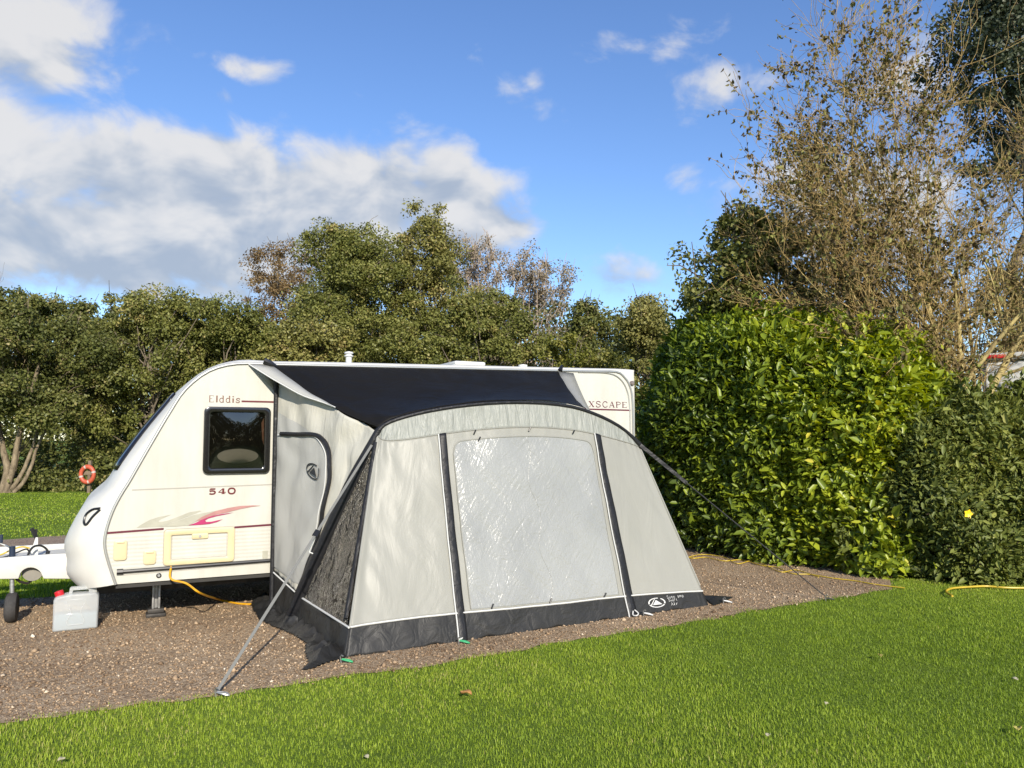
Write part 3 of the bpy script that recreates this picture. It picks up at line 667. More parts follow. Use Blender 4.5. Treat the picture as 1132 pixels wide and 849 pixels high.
ZU = Vector((0, 0, 1))
def side_text(txt, xl, yb, xr, hpx, mat):
    a, b = S(xl, yb), S(xr, yb); hgt = S(xl, yb - hpx).z - a.z
    return text_mesh(txt, a, DV, ZU, hgt, (b - a).dot(DV), NV, .003).build('lettering', mat, van, normals=False)
for k_ in GL:
    if k_ in 'lids': GL[k_] = [(p_, w_ * 1.35) for p_, w_ in GL[k_]]
side_text('Elddis', 231, 444.5, 266, 7.5, M['brownred'])
side_text('540', 230, 546.5, 260.5, 6.2, M['redvinyl'])
side_text('XSCAPE', 650.5, 449.8, 694, 6.4, M['maroon'])
# rear inner rail curve + marker light
rc = [(640, 411), (672, 412), (686, 418), (694, 431), (697, 450), (698, 490)]
MB().tube(catmull([S(x - 1, y + .5, .004) for x, y in rc], 5), .008, 6).build('trim_bead', M['rail'], van, smooth=True)
t, z = SL(698, 421); MB().lathe(L2W(t + .005, -.02, z - .03), NV, [(.0, .05), (.02, .048), (.03, .035), (.034, 0)], 16).build('marker_light', M['reflector'], van, smooth=True)
t, z = SL(82, 610, -.28); 
MB().lathe(S(83, 609, -.20), (-DV * .35 + NV * .9), [(0, .03), (.03, .028), (.042, .015), (.044, -.06)], 16).build('marker_light', M['whitepl'], van, smooth=True)
from mathutils.bvhtree import BVHTree
_gv = [p for r_ in G for p in r_]; _c = len(G[0])
SHB = BVHTree.FromPolygons(_gv, [(i * _c + j, i * _c + j + 1, (i + 1) * _c + j + 1, (i + 1) * _c + j) for i in range(len(G) - 1) for j in range(_c - 1)])
def hit(px, py, off=.0):
    h_ = SHB.ray_cast(EYE, ray(px, py).normalized())
    if h_[0] is None: return S(px, py, -.2)
    n_ = h_[1] if h_[1].dot(ray(px, py)) < 0 else -h_[1]
    return h_[0] + n_ * off
# grab handle on the front corner
gh = [(111, 562), (103, 563.5), (96, 569), (93.5, 577), (96, 580), (103, 571), (111, 563.5)]
MB().tube(catmull([hit(x, y, .006) for x, y in gh], 5), .011, 6).build('grab_handle', M['black'], van, smooth=True)
# roof furniture
def roofpt(px, py, s): return S(px, py, s)
fl = roofpt(385.5, 400, -.9); MB().lathe((fl.x, fl.y, zr0 + .0), (0, 0, 1), [(.034, 0), (.034, .215), (.05, .22), (.05, .232), (.036, .234), (.036, .25), (.05, .252), (.048, .27), (0, .28)], 18).build('flue', M['whitepl'], van, smooth=True)
ta, tb_ = SL(490, 402, -.9)[0], SL(572, 404, -.9)[0]
zt = (zr0 + zr1) / 2 + .06
MB().box(ta, tb_, -.6, -1.3, zt, zt + .05).box(ta + .05, ta + .45, -.65, -1.25, zt + .051, zt + .10).build('rooflight', M['roofw'], van, bevel=.02)
q = roofpt(578, 405, -.5); MB().lathe((q.x, q.y, zt - .02), (0, 0, 1), [(.06, 0), (.055, .09), (0, .10)], 14).build('roof_vent', M['whitepl'], van, smooth=True)
# corner steadies
for (px, py, s) in ((172, 681, -.30),):
    gp = ground(px, py); t, s_, _ = W2L(gp)
for (tt, ss) in ((t, s_), (t, -WID - s_), (tre - .5, s_), (tre - .5, -WID - s_)):
    mb = MB().box(tt - .035, tt - .018, ss - .02, ss + .02, .03, .36).box(tt + .018, tt + .035, ss - .02, ss + .02, .03, .36)
    mb.box(tt - .017, tt + .017, ss - .022, ss - .018, .03, .36)
    stp = mb.build('corner_steady', M['steel'], van, bevel=.003)
    MB().box(tt - .085, tt + .085, ss - .07, ss + .07, .0, .035).box(tt - .07, tt + .07, ss - .05, ss + .05, .0352, .075).build('foot', M['rust'], stp, bevel=.008)
# chassis and road wheels
mb = MB()
for ss in (-.5, -1.7): mb.box(-.2, tre - .2, ss - .03, ss + .03, .22, .338)
mb.box(2.9, 3.0, -.1, -2.1, .26, .34); mb.build('chassis', M['rust'], van)
for ss in (-.12, -WID + .12):
    wc = L2W(3.0, ss, .32); q = Vector(NV)
    wh = MB().lathe(wc, q, [(.30, -.08), (.32, -.05), (.32, .05), (.30, .08), (.19, .085), (.19, -.085), (.30, -.08)], 32).build('wheel', M['tyre'], van, smooth=True)
    MB().lathe(wc, q, [(.19, -.06), (.19, .07), (.16, .06), (.1, .03), (0, .035)], 28).build('rim', M['steel'], wh, smooth=True)
# drawbar fairing with wheel-shaped notch
sf = -.62
def FL(px, py): return SL(px, py, sf)
tA = FL(-60, 620)[0]; tB = FL(78, 620)[0]
top = [FL(-60, 621), FL(0, 617), FL(40, 614), FL(62, 612.5), FL(80, 611.5)]; bot = [FL(80, 640), FL(48, 640)]
arc = [FL(47 - 13 + 13 * math.cos(a), 639.5 - 12 * math.sin(a)) for a in [math.pi * k / 12 for k in range(1, 12)]]
out_ = top + bot + arc + [FL(20.5, 640), FL(-60, 641)]
def sprism2(P, s0, s1): return MB().prism([L2W(t, s0, z) for t, z in P], [L2W(t, s1, z) for t, z in P])
sprism2(out_, sf, sf - .05).build('drawbar_fairing', M['gel'], van, bevel=.008)
zt_ = FL(20, 615)[1] - .05
MB().add([L2W(tA, sf - .051, zt_ - .012), L2W(tB + .3, sf - .051, zt_ + .0), L2W(tB + .3, -WID - sf + .051, zt_), L2W(tA, -WID - sf + .35, zt_ - .012)], [(0, 1, 2, 3)]).build('drawbar_cover', M['gel'], van, solid=.02)
sprism2([(t, z) for t, z in [FL(-60, 622), FL(80, 614), FL(80, 639), FL(-60, 640)]], -WID - sf, -WID - sf - .04).build('drawbar_fairing', M['gel'], van, bevel=.006)
t, z = FL(35, 640); MB().lathe(L2W(t, sf - .07, z + .055), NV, [(0, .0), (.085, .0), (.09, -.03), (.085, -.12), (0, -.12)], 24).build('hub_cover', M['hub'], van, smooth=True)
a = L2W(tA - .5, -1.1, .44); MB().tube([L2W(-.2, -.75, .45), L2W(tA - .4, -1.06, .45)], .04, 6).tube([L2W(-.2, -1.45, .45), L2W(tA - .4, -1.14, .45)], .04, 6).tube([L2W(tA - .3, -1.1, .47), L2W(tA - .7, -1.1, .47)], [.05, .04], 8).build('drawbar', M['rust'], van)
# jockey wheel
jg = ground(12, 688); jt, js, _ = W2L(jg)
jw = MB().lathe(L2W(jt, js, .134), DV, [(.03, -.04), (.09, -.052), (.122, -.040), (.134, -.015), (.134, .015), (.122, .040), (.09, .052), (.03, .04)], 24)
ctr = jw.v[:]; jwo = jw.build('jockey_wheel', M['tyre'], van, smooth=True)
# the wheel is tall and narrow as seen from here
pole0 = S(12.5, 662, js); pole1 = S(13.5, 604, js)
ax = L2W(jt, js, .11)
MB().tube([ax + Vector((0, 0, .115)), S(13.3, 630, js)], .019, 12).tube([S(13.3, 640, js), S(13.5, 618, js)], .028, 12).build('stem', M['steel'], jwo, smooth=True)
MB().tube([S(13.5, 618, js), S(13.6, 604, js)], .026, 10).build('stem_cap', M['bluepl'], jwo, smooth=True)
c = S(12.5, 635.5, js); MB().box(W2L(c)[0] - .075, W2L(c)[0] + .075, js - .03, js + .035, c.z - .022, c.z + .022).build('clamp', M['steel'], jwo, bevel=.006)
MB().tube([S(13, 606, js), S(6, 603, js - .05), S(1, 601, js - .05), S(1, 594, js - .05)], .008, 6).build('crank_arm', M['steel'], jwo, smooth=True)
MB().tube([S(1, 600, js - .05), S(1.5, 591, js - .05)], .016, 8).build('crank_grip', M['bluepl'], jwo, smooth=True)
MB().tube([S(18, 640, js), S(22, 643, js - .03), S(30, 645, js - .06), S(36, 641, js - .1)], .012, 6).build('clamp_lever', M['rust'], jwo, smooth=True)
# handbrake lever & post
hb = [S(41, 594, -1.0), S(39, 588, -1.0), S(36, 583, -1.0)]
MB().add([S(33, 618, -.95), S(42, 617, -.95), S(42, 594, -.95), S(39.5, 594, -.95), S(36, 604, -.95), S(33, 606, -.95)] + [S(33, 618, -1.0), S(42, 617, -1.0), S(42, 594, -1.0), S(39.5, 594, -1.0), S(36, 604, -1.0), S(33, 606, -1.0)],
         [(0, 1, 2, 3, 4, 5), (11, 10, 9, 8, 7, 6)] + [(i, (i + 1) % 6, 6 + (i + 1) % 6, 6 + i) for i in range(6)]).build('handbrake_bracket', M['whitepl'], van)
MB().tube([S(40.5, 596, -.98), S(38, 590, -.98), S(35, 584, -.98)], [.014, .018, .018], 8).tube([S(40.5, 596, -.98), S(40, 585, -.98)], .010, 8).build('handbrake_lever', M['black'], van, smooth=True)
MB().tube(catmull([S(30, 617, -.85), S(33, 609, -.85), S(38, 604, -.85), (S(46, 603.5, -.85)), S(52, 608, -.85), S(53.5, 615, -.85)], 6), .010, 6).tube([S(51, 617, -.85), S(53.5, 609, -.85)], .018, 8).build('electric_cable', M['black'], van, smooth=True)
MB().tube(catmull([S(-30, 622, -.9), S(0, 613.5, -.9), S(12, 608, -.9), S(24, 604.5, -.9), S(33, 606, -.9)], 6), .008, 6).build('breakaway_cable', M['hose'], van, smooth=True)
MB().tube(catmull([S(-20, 618, -.9), S(2, 616.5, -.9), S(18, 611, -.9), S(29, 607, -.9), S(33, 611, -.9)], 6), .008, 6).build('electric_cable', M['black'], van, smooth=True)

# ------------------------------------------------------------------ AWNING
awc = L2W(3.4, 0.9, 0)
awn = thing('awning', Matrix.Translation(awc) @ Matrix.Rotation(A, 4, 'Z'), 'pale grey porch awning with black roof and charcoal mud walls, pitched against the caravan', 'awning')
SA = 1.2
archpx = [(418, 478), (425, 471), (440, 464.5), (462, 458.5), (487, 453.5), (520, 449), (560, 446.3), (600, 447), (632, 451), (655, 458), (675, 467), (692, 478), (706, 492)]
ARCH = catmull([S(x, y, SA + .10 * math.sin(math.pi * i / 12)) for i, (x, y) in enumerate(archpx)], 8)
def along(C, f):                                 # by arc index fraction
    x = f * (len(C) - 1); i = min(int(x), len(C) - 2); return C[i].lerp(C[i + 1], x - i)
def arch_at_px(px):
    best = min(range(len(ARCH)), key=lambda i: abs(566 + F * (ARCH[i].x / (ARCH[i].y * cp + (ARCH[i].z - H) * sp)) - px)); return best / (len(ARCH) - 1)
B0, B1 = ground(382, 727), ground(783, 669)
BZ1, BZ2 = ground(507, 706), ground(701, 682)
fZ1, fZ2 = (BZ1 - B0).length / (B1 - B0).length, (BZ2 - B0).length / (B1 - B0).length
gZ1, gZ2 = arch_at_px(488), arch_at_px(654)
print('ARCH ends', [tuple(round(x, 2) for x in W2L(p)) for p in (ARCH[0], ARCH[48], ARCH[-1])], 'base', W2L(B0), W2L(B1))
U1, U2 = .30, .80
def umap(u, a, b):
    if u < U1: return a * u / U1
    if u < U2: return a + (b - a) * (u - U1) / (U2 - U1)
    return b + (1 - b) * (u - U2) / (1 - U2)
def FP(u, v, off=0.):
    a = along(ARCH, umap(u, gZ1, gZ2)); f = umap(u, fZ1, fZ2); b = B0.lerp(B1, f)
    p = b.lerp(a, v)
    p.z += 0
    bel = math.sin(math.pi * v) * .035 * (1 if u > .02 else u / .02)               # belly
    wr = noise.noise(Vector((u * 14, v * 5, 1))) * .012 + noise.noise(Vector((u * 26 + v * 9, v * 7, 5))) * .007
    if v > .86: wr += math.sin(u * 210 + 4 * noise.noise(Vector((u * 9, 0, 0)))) * .004 * (1 - abs(v - .94) / .1 if abs(v - .94) < .1 else 0)
    edge = min(1, min(u, 1 - u) / .03, v / .04, (1.0001 - v) / .03); edge = max(0, edge)
    return p + NV * ((-bel * .6 + wr) * edge + off) + ZU * (off * .25)
def vm(u): return .120 - .036 * u + .004 * math.sin(u * 9)
def vs(u): return .888 + .10 * abs(2 * u - 1) ** 5
def patch(u0, u1, vlo, vhi, nu, nv, off=0.):
    P = []
    for j in range(nv + 1):
        row = []
        for i in range(nu + 1):
            u = u0 + (u1 - u0) * i / nu; a, b = vlo(u), vhi(u); row.append(FP(u, a + (b - a) * j / nv, off))
        P.append(row)
    return MB().grid(P)
patch(0, 1, vm, vs, 150, 70).build('front_panel', M['cloth'], awn, smooth=True, solid=.002)
patch(0, 1, vs, lambda u: 1, 190, 14).build('valance', M['val'], awn, smooth=True, solid=.002)
def mudlow(u): return -.004 + .006 * math.sin(u * 37) + .004 * math.sin(u * 91)
patch(0, 1, mudlow, vm, 150, 12, .004).build('mud_wall', M['mud'], awn, smooth=True, solid=.002)
MB().tube([FP(i / 120, vm(i / 120), .008) for i in range(121)], .008, 6).build('piping', M['piping'], awn, smooth=True)
MB().tube([FP(.01 + i / 122, vs(.01 + i / 122), .004) for i in range(120)], .0045, 6).build('seam', M['cloth'], awn, smooth=True)
# window sheet with rounded top corners
wu0, wu1, wv1 = U1 + .030, U2 - .028, .845
def wtop(u):
    du = min(u - wu0, wu1 - u); r_ = .03
    return wv1 - (0 if du > r_ else .055 * (1 - math.sqrt(max(0, 1 - (1 - du / r_) ** 2))))
ws = patch(wu0, wu1, lambda u: vm(u) + .012, wtop, 110, 90, .006).build('window_sheet', M['vinyl'], awn, smooth=True)
hem = [FP(wu0, vm(wu0) + .012 + (wtop(wu0) - vm(wu0) - .012) * k / 20, .008) for k in range(21)] + [FP(wu0 + (wu1 - wu0) * k / 60, wtop(wu0 + (wu1 - wu0) * k / 60), .008) for k in range(61)] + [FP(wu1, wtop(wu1) - (wtop(wu1) - vm(wu1) - .012) * k / 20, .008) for k in range(21)]
MB().tube(hem, .006, 6).build('hem', M['cloth'], awn, smooth=True)
# a welded centre crease
cr = [FP((wu0 + wu1) / 2 - .012 + .01 * math.sin(k * .5) + .018 * (1 - k / 30), vm(.5) + .02 + (wv1 - vm(.5) - .04) * k / 30, .007) for k in range(31)]
MB().tube(cr, .0022, 5).build('crease', M['vinyl'], ws, smooth=True)
# toggles
def tog(u, v): return MB().tube([FP(u, v, .012), FP(u + .006, v + .018, .02)], .007, 6).build('toggle', M['black'], awn, smooth=True)
for u, v in ((.40, .868), (.55, .868), (.69, .868), (.41, .835), (.385, vm(.385) + .006), (.55, vm(.55) + .006), (.72, vm(.72) + .006)): tog(u, v)
# zip flaps
def zipflap(uc, hw):
    P = []
    for j in range(61):
        v = -.01 + (vs(uc) + .012) * j / 60
        wob = .006 * noise.noise(Vector((v * 5, uc * 50, 0))) * (1 - v)
        P.append([FP(uc + wob + hw * k, v, .010 + .008 * (1 - k * k)) for k in (-1, -.5, 0, .5, 1)])
    fl_ = MB().grid(P).build('zip_flap', M['sleeve'], awn, smooth=True, solid=.003)
    MB().tube([r_[0] + NV * .005 for r_ in P], .0065, 6).build('piping', M['piping'], fl_, smooth=True)
    return P
za = zipflap(U1 - .001, .0125); zb = zipflap(U2 + .001, .0125)
# left end: beam leg, side cloth, mesh window
LB = ground(320, 690); LT = ARCH[0]
def LEG(v):
    p = LB.lerp(LT, v); return p + NV * (.05 * math.sin(math.pi * v)) - DV * (.03 * math.sin(math.pi * v))
rt, rs, _ = W2L(ARCH[-1]); RBt = W2L(B1)[0] + .15
RB = L2W(RBt, .55, 0); RT = ARCH[-1]
def RLEG(v): return RB.lerp(RT, v) + NV * (.05 * math.sin(math.pi * v)) + DV * (.03 * math.sin(math.pi * v))
legpts = [LEG(k / 14) for k in range(14)]
beam = legpts + ARCH[::4] + [RLEG(1 - k / 14) for k in range(1, 15)]
rad = []
nb = len(beam)
for i in range(nb):
    f = min(i, nb - 1 - i) / 14.0
    rad.append(.066 if f < .75 else (.017 if f > 1.1 else .066 - .049 * (f - .75) / .35))
beam = [p + (NV * .0 + ZU * .012) for p in beam]
MB().tube(beam, rad, 12).build('air_beam', M['sleeve'], awn, smooth=True)
for C, nm in (((lambda v: FP(0, v)), 'l'), ((lambda v: FP(1, v)), 'r')):
    MB().tube([C(.12 + .87 * k / 20) for k in range(21)], .010, 6).build('edge_binding', M['cloth'], awn, smooth=True)
def FE(v): return FP(0, v)
def side_loft(Ca, Cb, v0, v1, w0, w1, nv, nw, amp=.02, seed=0, outn=None, off=0.):
    P = []
    for j in range(nv + 1):
        row = []
        for i in range(nw + 1):
            w_ = w0 + (w1 - w0) * i / nw; va = v0(w_) if callable(v0) else v0; vb = v1(w_) if callable(v1) else v1
            v = va + (vb - va) * j / nv
            p = Ca(v).lerp(Cb(v), w_); e = min(1, min(w_, 1 - w_) / .12) if 0 <= w_ <= 1 else 0
            k = amp * (noise.noise(Vector((w_ * 5 + seed, v * 4, 2))) + .6 * noise.noise(Vector((w_ * 9 + v * 7 + seed, v * 8 - w_ * 6, 7)))) * max(0, e)
            row.append(p + outn * (k + off))
        P.append(row)
    return MB().grid(P)
ON = (-DV * .86 + NV * .5).normalized()
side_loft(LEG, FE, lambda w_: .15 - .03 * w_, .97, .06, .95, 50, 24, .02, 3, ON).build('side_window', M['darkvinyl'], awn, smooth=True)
side_loft(LEG, FE, 0, lambda w_: .15 - .03 * w_, 0, 1, 10, 24, .03, 4, ON, .004).build('mud_wall', M['mud'], awn, smooth=True, solid=.002)
MB().tube([LEG(.15 - .03 * k / 20).lerp(FE(.15 - .03 * k / 20), k / 20) + ON * .012 for k in range(21)], .009, 6).build('piping', M['piping'], awn, smooth=True)
MB().tube([LEG(v).lerp(FE(v), .93) + ON * .012 for v in [.15 + .8 * k / 20 for k in range(21)]], .017, 6).build('edge_tape', M['sleeve'], awn, smooth=True)
CTp = S(306.5, 416, .02); CBp = S(302, 655, .02); tcv, _, _ = W2L(CBp)
CB0 = L2W(tcv - .01, .05, 0.02)
def CE(v):
    return CB0.lerp(CTp, v)
side_loft(CE, LEG, lambda w_: .17 - .02 * w_, 1, 0, 1, 60, 40, .035, 9, ON).build('side_panel', M['clothside'], awn, smooth=True, solid=.002)
side_loft(CE, LEG, -.01, lambda w_: .17 - .02 * w_, 0, 1, 8, 24, .02, 10, ON, .004).build('mud_wall', M['mud'], awn, smooth=True, solid=.002)
MB().tube([CE(.17 - .02 * k / 16).lerp(LEG(.17 - .02 * k / 16), k / 16) + ON * .012 for k in range(17)], .007, 6).build('piping', M['piping'], awn, smooth=True)
MB().tube([CE(k / 12) + NV * .02 - DV * .012 for k in range(13)], .022, 8).build('wall_pole', M['sleeve'], awn, smooth=True)
# D-shaped zipped door in the side: outline in (w, v) of the side loft
def SD(w_, v, off):
    p = CE(v).lerp(LEG(v), w_); e = max(0, min(1, min(w_, 1 - w_) / .12))
    k = .035 * (noise.noise(Vector((w_ * 5 + 9, v * 4, 2))) + .6 * noise.noise(Vector((w_ * 9 + v * 7 + 9, v * 8 - w_ * 6, 7)))) * e
    return p + ON * (k + off)
def side_wv(px, py):                              # solve (w,v) of a photo point on the side loft
    best = (9, 0, 0)
    w0, w1, v0, v1 = 0, 1.2, 0, 1
    for it in range(4):
        for i in range(13):
            for j in range(13):
                w_, v = w0 + (w1 - w0) * i / 12, v0 + (v1 - v0) * j / 12
                p = CE(v).lerp(LEG(v), w_) - EYE; k = p.y * cp + p.z * sp
                q = math.hypot(566 + F * p.x / k - px, 424.5 - F * (p.z * cp - p.y * sp) / k - py)
                if q < best[0] or (i == 0 and j == 0 and it == 0): best = (q, w_, v)
        dw, dv = (w1 - w0) / 8, (v1 - v0) / 8; w0, w1, v0, v1 = best[1] - dw, best[1] + dw, best[2] - dv, best[2] + dv
    return best[1], best[2]
dpx = [(313, 479.5), (330, 480), (348, 480.5), (358, 486), (364, 496), (367, 510), (367, 528), (363, 550), (357, 575), (350, 600), (342, 625), (333, 648)]
DW = [side_wv(*p) for p in dpx]
DC = catmull([Vector((a, b, 0)) for a, b in DW], 5)
print('door wv', [(round(a, 2), round(b, 2)) for a, b in DW])
# door leaf: rows from the outline to the pole side
rowsd = []
for q in DC[::-1]:
    rowsd.append([SD(.03 + (q.x - .03) * k / 14, q.y if q.y > .15 else .15, .010) for k in range(15)])
rowsd = [r_ for i, r_ in enumerate(rowsd) if i == 0 or (r_[0] - rowsd[i - 1][0]).length > 1e-4]
dr = MB().grid(rowsd).build('door', M['door'], awn, smooth=True)
def ribbon(pts, side, hw):
    return MB().grid([[p + s_ * hw for p, s_ in zip(pts, side)], [p - s_ * hw for p, s_ in zip(pts, side)]])
zp = [SD(q.x, q.y, .020) for q in DC]
MB().tube(zp, .022, 6).build('zip_flap', M['sleeve'], dr, smooth=True)
MB().tube([SD(q.x - .035, q.y - .012, .022) for q in DC], .0055, 6).build('piping', M['piping'], dr, smooth=True)
# emblem on door: ring of arcs round a black triangle
def emblem(fn, cx, cy, sx, sy, mat, parent, base, filled):
    mb = MB()
    def pt(x, y, o): return fn(cx + x * sx, cy + y * sy, base + o)
    for a0, a1 in ((75, 190), (200, 330), (-20, 55)):
        P = [[pt(r_ * math.cos(R(a0 + (a1 - a0) * k / 14)), r_ * math.sin(R(a0 + (a1 - a0) * k / 14)), .001) for k in range(15)] for r_ in (1.0, .84)]; mb.grid(P)
    mb.add([pt(-.05, .55, .002), pt(-.52, -.42, .002), pt(.58, -.42, .002)], [(0, 1, 2)])
    mb.add([pt(-.10, .80, .0015), pt(-.22, .74, .0015), pt(-.78, -.42, .0015), pt(-.62, -.42, .0015)], [(0, 1, 2, 3)])
    return mb.build('emblem', mat, parent, normals=False)
we, ve = side_wv(348.5, 521)
wx = side_wv(357.5, 521)[0] - we; vx = side_wv(348.5, 512)[1] - ve
emblem(lambda a, b, o: SD(a, b, o), we, ve, wx, vx, M['black'], dr, .024, True)
# right end cloth
CRt = L2W(RBt - .1, .02, 1.62); CR0 = L2W(RBt + .1, .05, .02)
def CRE(v): return CR0.lerp(CRt, v)
side_loft(CRE, RLEG, 0.13, 1, 0, 1, 24, 14, .02, 20, DV).build('side_panel', M['clothside'], awn, smooth=True, solid=.002)
side_loft(RLEG, lambda v: FP(1, v), 0.12, 1, 0, 1, 24, 14, .01, 21, DV).build('side_panel', M['clothside'], awn, smooth=True, solid=.002)
side_loft(CRE, RLEG, 0, .13, 0, 1, 6, 14, .01, 22, DV).build('mud_wall', M['mud'], awn, smooth=True, solid=.002)
side_loft(RLEG, lambda v: FP(1, v), 0, .12, 0, 1, 6, 14, .01, 23, DV).build('mud_wall', M['mud'], awn, smooth=True, solid=.002)
# roof
RL, RRr = S(301, 404, .025), S(617, 410.5, .025)
def RP(u, w_):
    a = RL.lerp(RRr, u); b = along(ARCH, .005 + .99 * u_arch(u)) + ZU * .035
    p = a.lerp(b, w_)
    sag = math.sin(math.pi * w_) * (.05 + .05 * math.sin(math.pi * u))
    wr = .018 * noise.noise(Vector((u * 9, w_ * 3, 3))) + .012 * noise.noise(Vector((u * 22 + w_ * 5, w_ * 3, 8))) + .010 * math.sin(u * 90 + 5 * noise.noise(Vector((u * 6, w_ * 2, 0)))) * max(0, .35 - w_) * 2
    e = max(0, min(1, w_ / .03, (1 - w_) / .06))
    return p + ZU * ((-sag + wr) * e if e else 0) 
def u_arch(u): return u * .725
MB().grid([[RP(i / 110, j / 44) for i in range(111)] for j in range(45)]).build('roof', M['roofcloth'], awn, smooth=True, solid=.003)
# gussets: pale strip along the roof's left edge and right corner piece
ga = S(275, 402.5, .02); gb = S(300, 402.5, .03); 
GA = [RP(0, .62 * k / 14) for k in range(15)]
GBt = [GA[k] + (ga - GA[0]) * (1 - k / 14) ** 1.25 - ZU * .03 * math.sin(math.pi * k / 14) for k in range(15)]
MB().grid([GA, [a_.lerp(b_, .5) + ON * .01 for a_, b_ in zip(GA, GBt)], GBt]).build('gusset', M['door'], awn, smooth=True, solid=.002)
MB().grid([[S(275, 402.5, .012), S(291, 409, .015), S(306, 415.5, .018)], [S(279, 407, .012), S(293, 421, .014), S(308, 437, .016)]]).build('gusset', M['door'], awn, smooth=True, solid=.002)
MB().tube(GBt, .006, 6).build('piping', M['piping'], awn, smooth=True)
# right gusset between roof edge, rail and right leg
rr1 = S(634, 412.5, .02)
gP = []
for k in range(9):
    w_ = k / 8; a = RP(1, w_); b = rr1.lerp(S(640, 440, .25), w_ * .6).lerp(along(ARCH, .75), w_ ** 1.2); gP.append([a, a.lerp(b, .5), b])
MB().grid(gP).build('gusset', M['cloth'], awn, smooth=True, solid=.002)
gq = [[along(ARCH, .80 + .2 * k / 10), along(ARCH, .80 + .2 * k / 10).lerp(CRt, .5), rr1.lerp(CRt, k / 10)] for k in range(11)]
# the roof's right slope reaches the caravan lower down than the arch, behind the front cloth
gq = [[along(ARCH, .79 + .21 * k / 10) - NV * .04, (along(ARCH, .79 + .21 * k / 10) - NV * .04).lerp(L2W(W2L(ARCH[-1])[0] - .15 + .3 * k / 10, .02, along(ARCH, .79 + .21 * k / 10).z - .22), .5), L2W(W2L(ARCH[-1])[0] - .3 + .45 * k / 10, .02, along(ARCH, .79 + .21 * k / 10).z - .42)] for k in range(11)]
MB().grid(gq).build('gusset', M['clothside'], awn, smooth=True, solid=.002)
# rail clips (dark knobs at both roof ends)
MB().tube([S(292, 399, .02), S(300, 402.5, .035), S(306, 405, .035)], [.03, .028, .012], 8).build('rail_clip', M['black'], awn, smooth=True)
MB().tube([S(619, 410, .03), S(621.5, 404, .0)], [.03, .014], 8).build('rail_clip', M['black'], awn, smooth=True)
# crumpled black valance lying on the ground
def crumple(name, pxs, hmax, seed, step=.022):
    poly = [ground(*p) for p in pxs]; Q = np.array([[p.x, p.y] for p in poly]); x0, y0 = Q.min(0); x1, y1 = Q.max(0)
    nx, ny = int((x1 - x0) / step) + 2, int((y1 - y0) / step) + 2
    XY = np.array([[x0 + i * step, y0 + j * step] for j in range(ny) for i in range(nx)])
    ins = inside(XY, Q); V = []
    for (x, y) in XY:
        d = min(((Vector((x, y, 0)) - a) - (b - a) * max(0, min(1, (Vector((x, y, 0)) - a).dot(b - a) / max(1e-6, (b - a).length_squared)))).length for a, b in zip(poly, poly[1:] + poly[:1]))
        e = min(1, d / .12)
        rid = 1 - abs(noise.noise(Vector((x * 5, y * 5, seed)))) * 2.2; rid2 = 1 - abs(noise.noise(Vector((x * 13, y * 11, seed + 4)))) * 2.2
        V.append((x, y, .012 + e * hmax * max(0, .55 * rid + .3 * rid2 + .15)))
    Fc = []
    for j in range(ny - 1):
        for i in range(nx - 1):
            q = (j * nx + i, j * nx + i + 1, (j + 1) * nx + i + 1, (j + 1) * nx + i)
            if sum(ins[k] for k in q) >= 3: Fc.append(q)
    mb = MB(); mb.add(V, Fc); o = mb.build(name, M['mud'], awn, smooth=True)
    bm = bmesh.new(); bm.from_mesh(o.data); bmesh.ops.delete(bm, geom=[v for v in bm.verts if not v.link_faces], context='VERTS'); bm.to_mesh(o.data); bm.free(); return o
crumple('ground_flap', [(276, 668), (284, 661), (303, 662), (318, 678), (340, 684), (362, 697), (386, 727), (366, 733), (345, 741), (331, 743), (340, 735), (336, 722), (337, 712), (322, 702), (300, 693), (286, 686), (280, 677)], .10, 3)
crumple('ground_flap', [(775, 659), (812, 661), (797, 668), (788, 671)], .03, 9, .015)
# emblem and three lines of writing on the front mud wall
ue = .885
def MF(u, v, o): return FP(u, v, o)
emblem(MF, .868, .048, .022, .024, M['piping'], awn, .009, True)
a = FP(.895, .062, .014); b = FP(.935, .062, .014); exx = (b - a).normalized(); ezz = (FP(.9, .09, .014) - FP(.9, .03, .014)).normalized()
onn = exx.cross(ezz); onn = onn if onn.dot(NV) > 0 else -onn
text_mesh('Sunncamp', a, exx, ezz, .028, (b - a).length * 1.15, onn, .004).build('lettering', M['piping'], awn, normals=False)
text_mesh('Swift', FP(.897, .046, .014), exx, ezz, .026, (b - a).length * .6, onn, .004).build('lettering', M['piping'], awn, normals=False)
text_mesh('Air', FP(.90, .026, .014), exx, ezz, .026, (b - a).length * .5, onn, .004).build('lettering', M['piping'], awn, normals=False)
# tie-down loops at the two zips
for (px, py, mt, q) in ((508, 708, 'green', 4), (702, 682, 'whitepl', 24)):
    g0 = ground(px, py) + ZU * .02
    MB().tube(catmull([g0 + Vector((-.015, .02, .03)), g0 + Vector((-.02, -.01, .0)), g0 + Vector((.012, -.03, .0)), g0 + Vector((.03, .0, .015)), g0 + Vector((.0, .02, .04))], 4), .006, 6).build('tie_loop', M['piping'], awn, smooth=True)

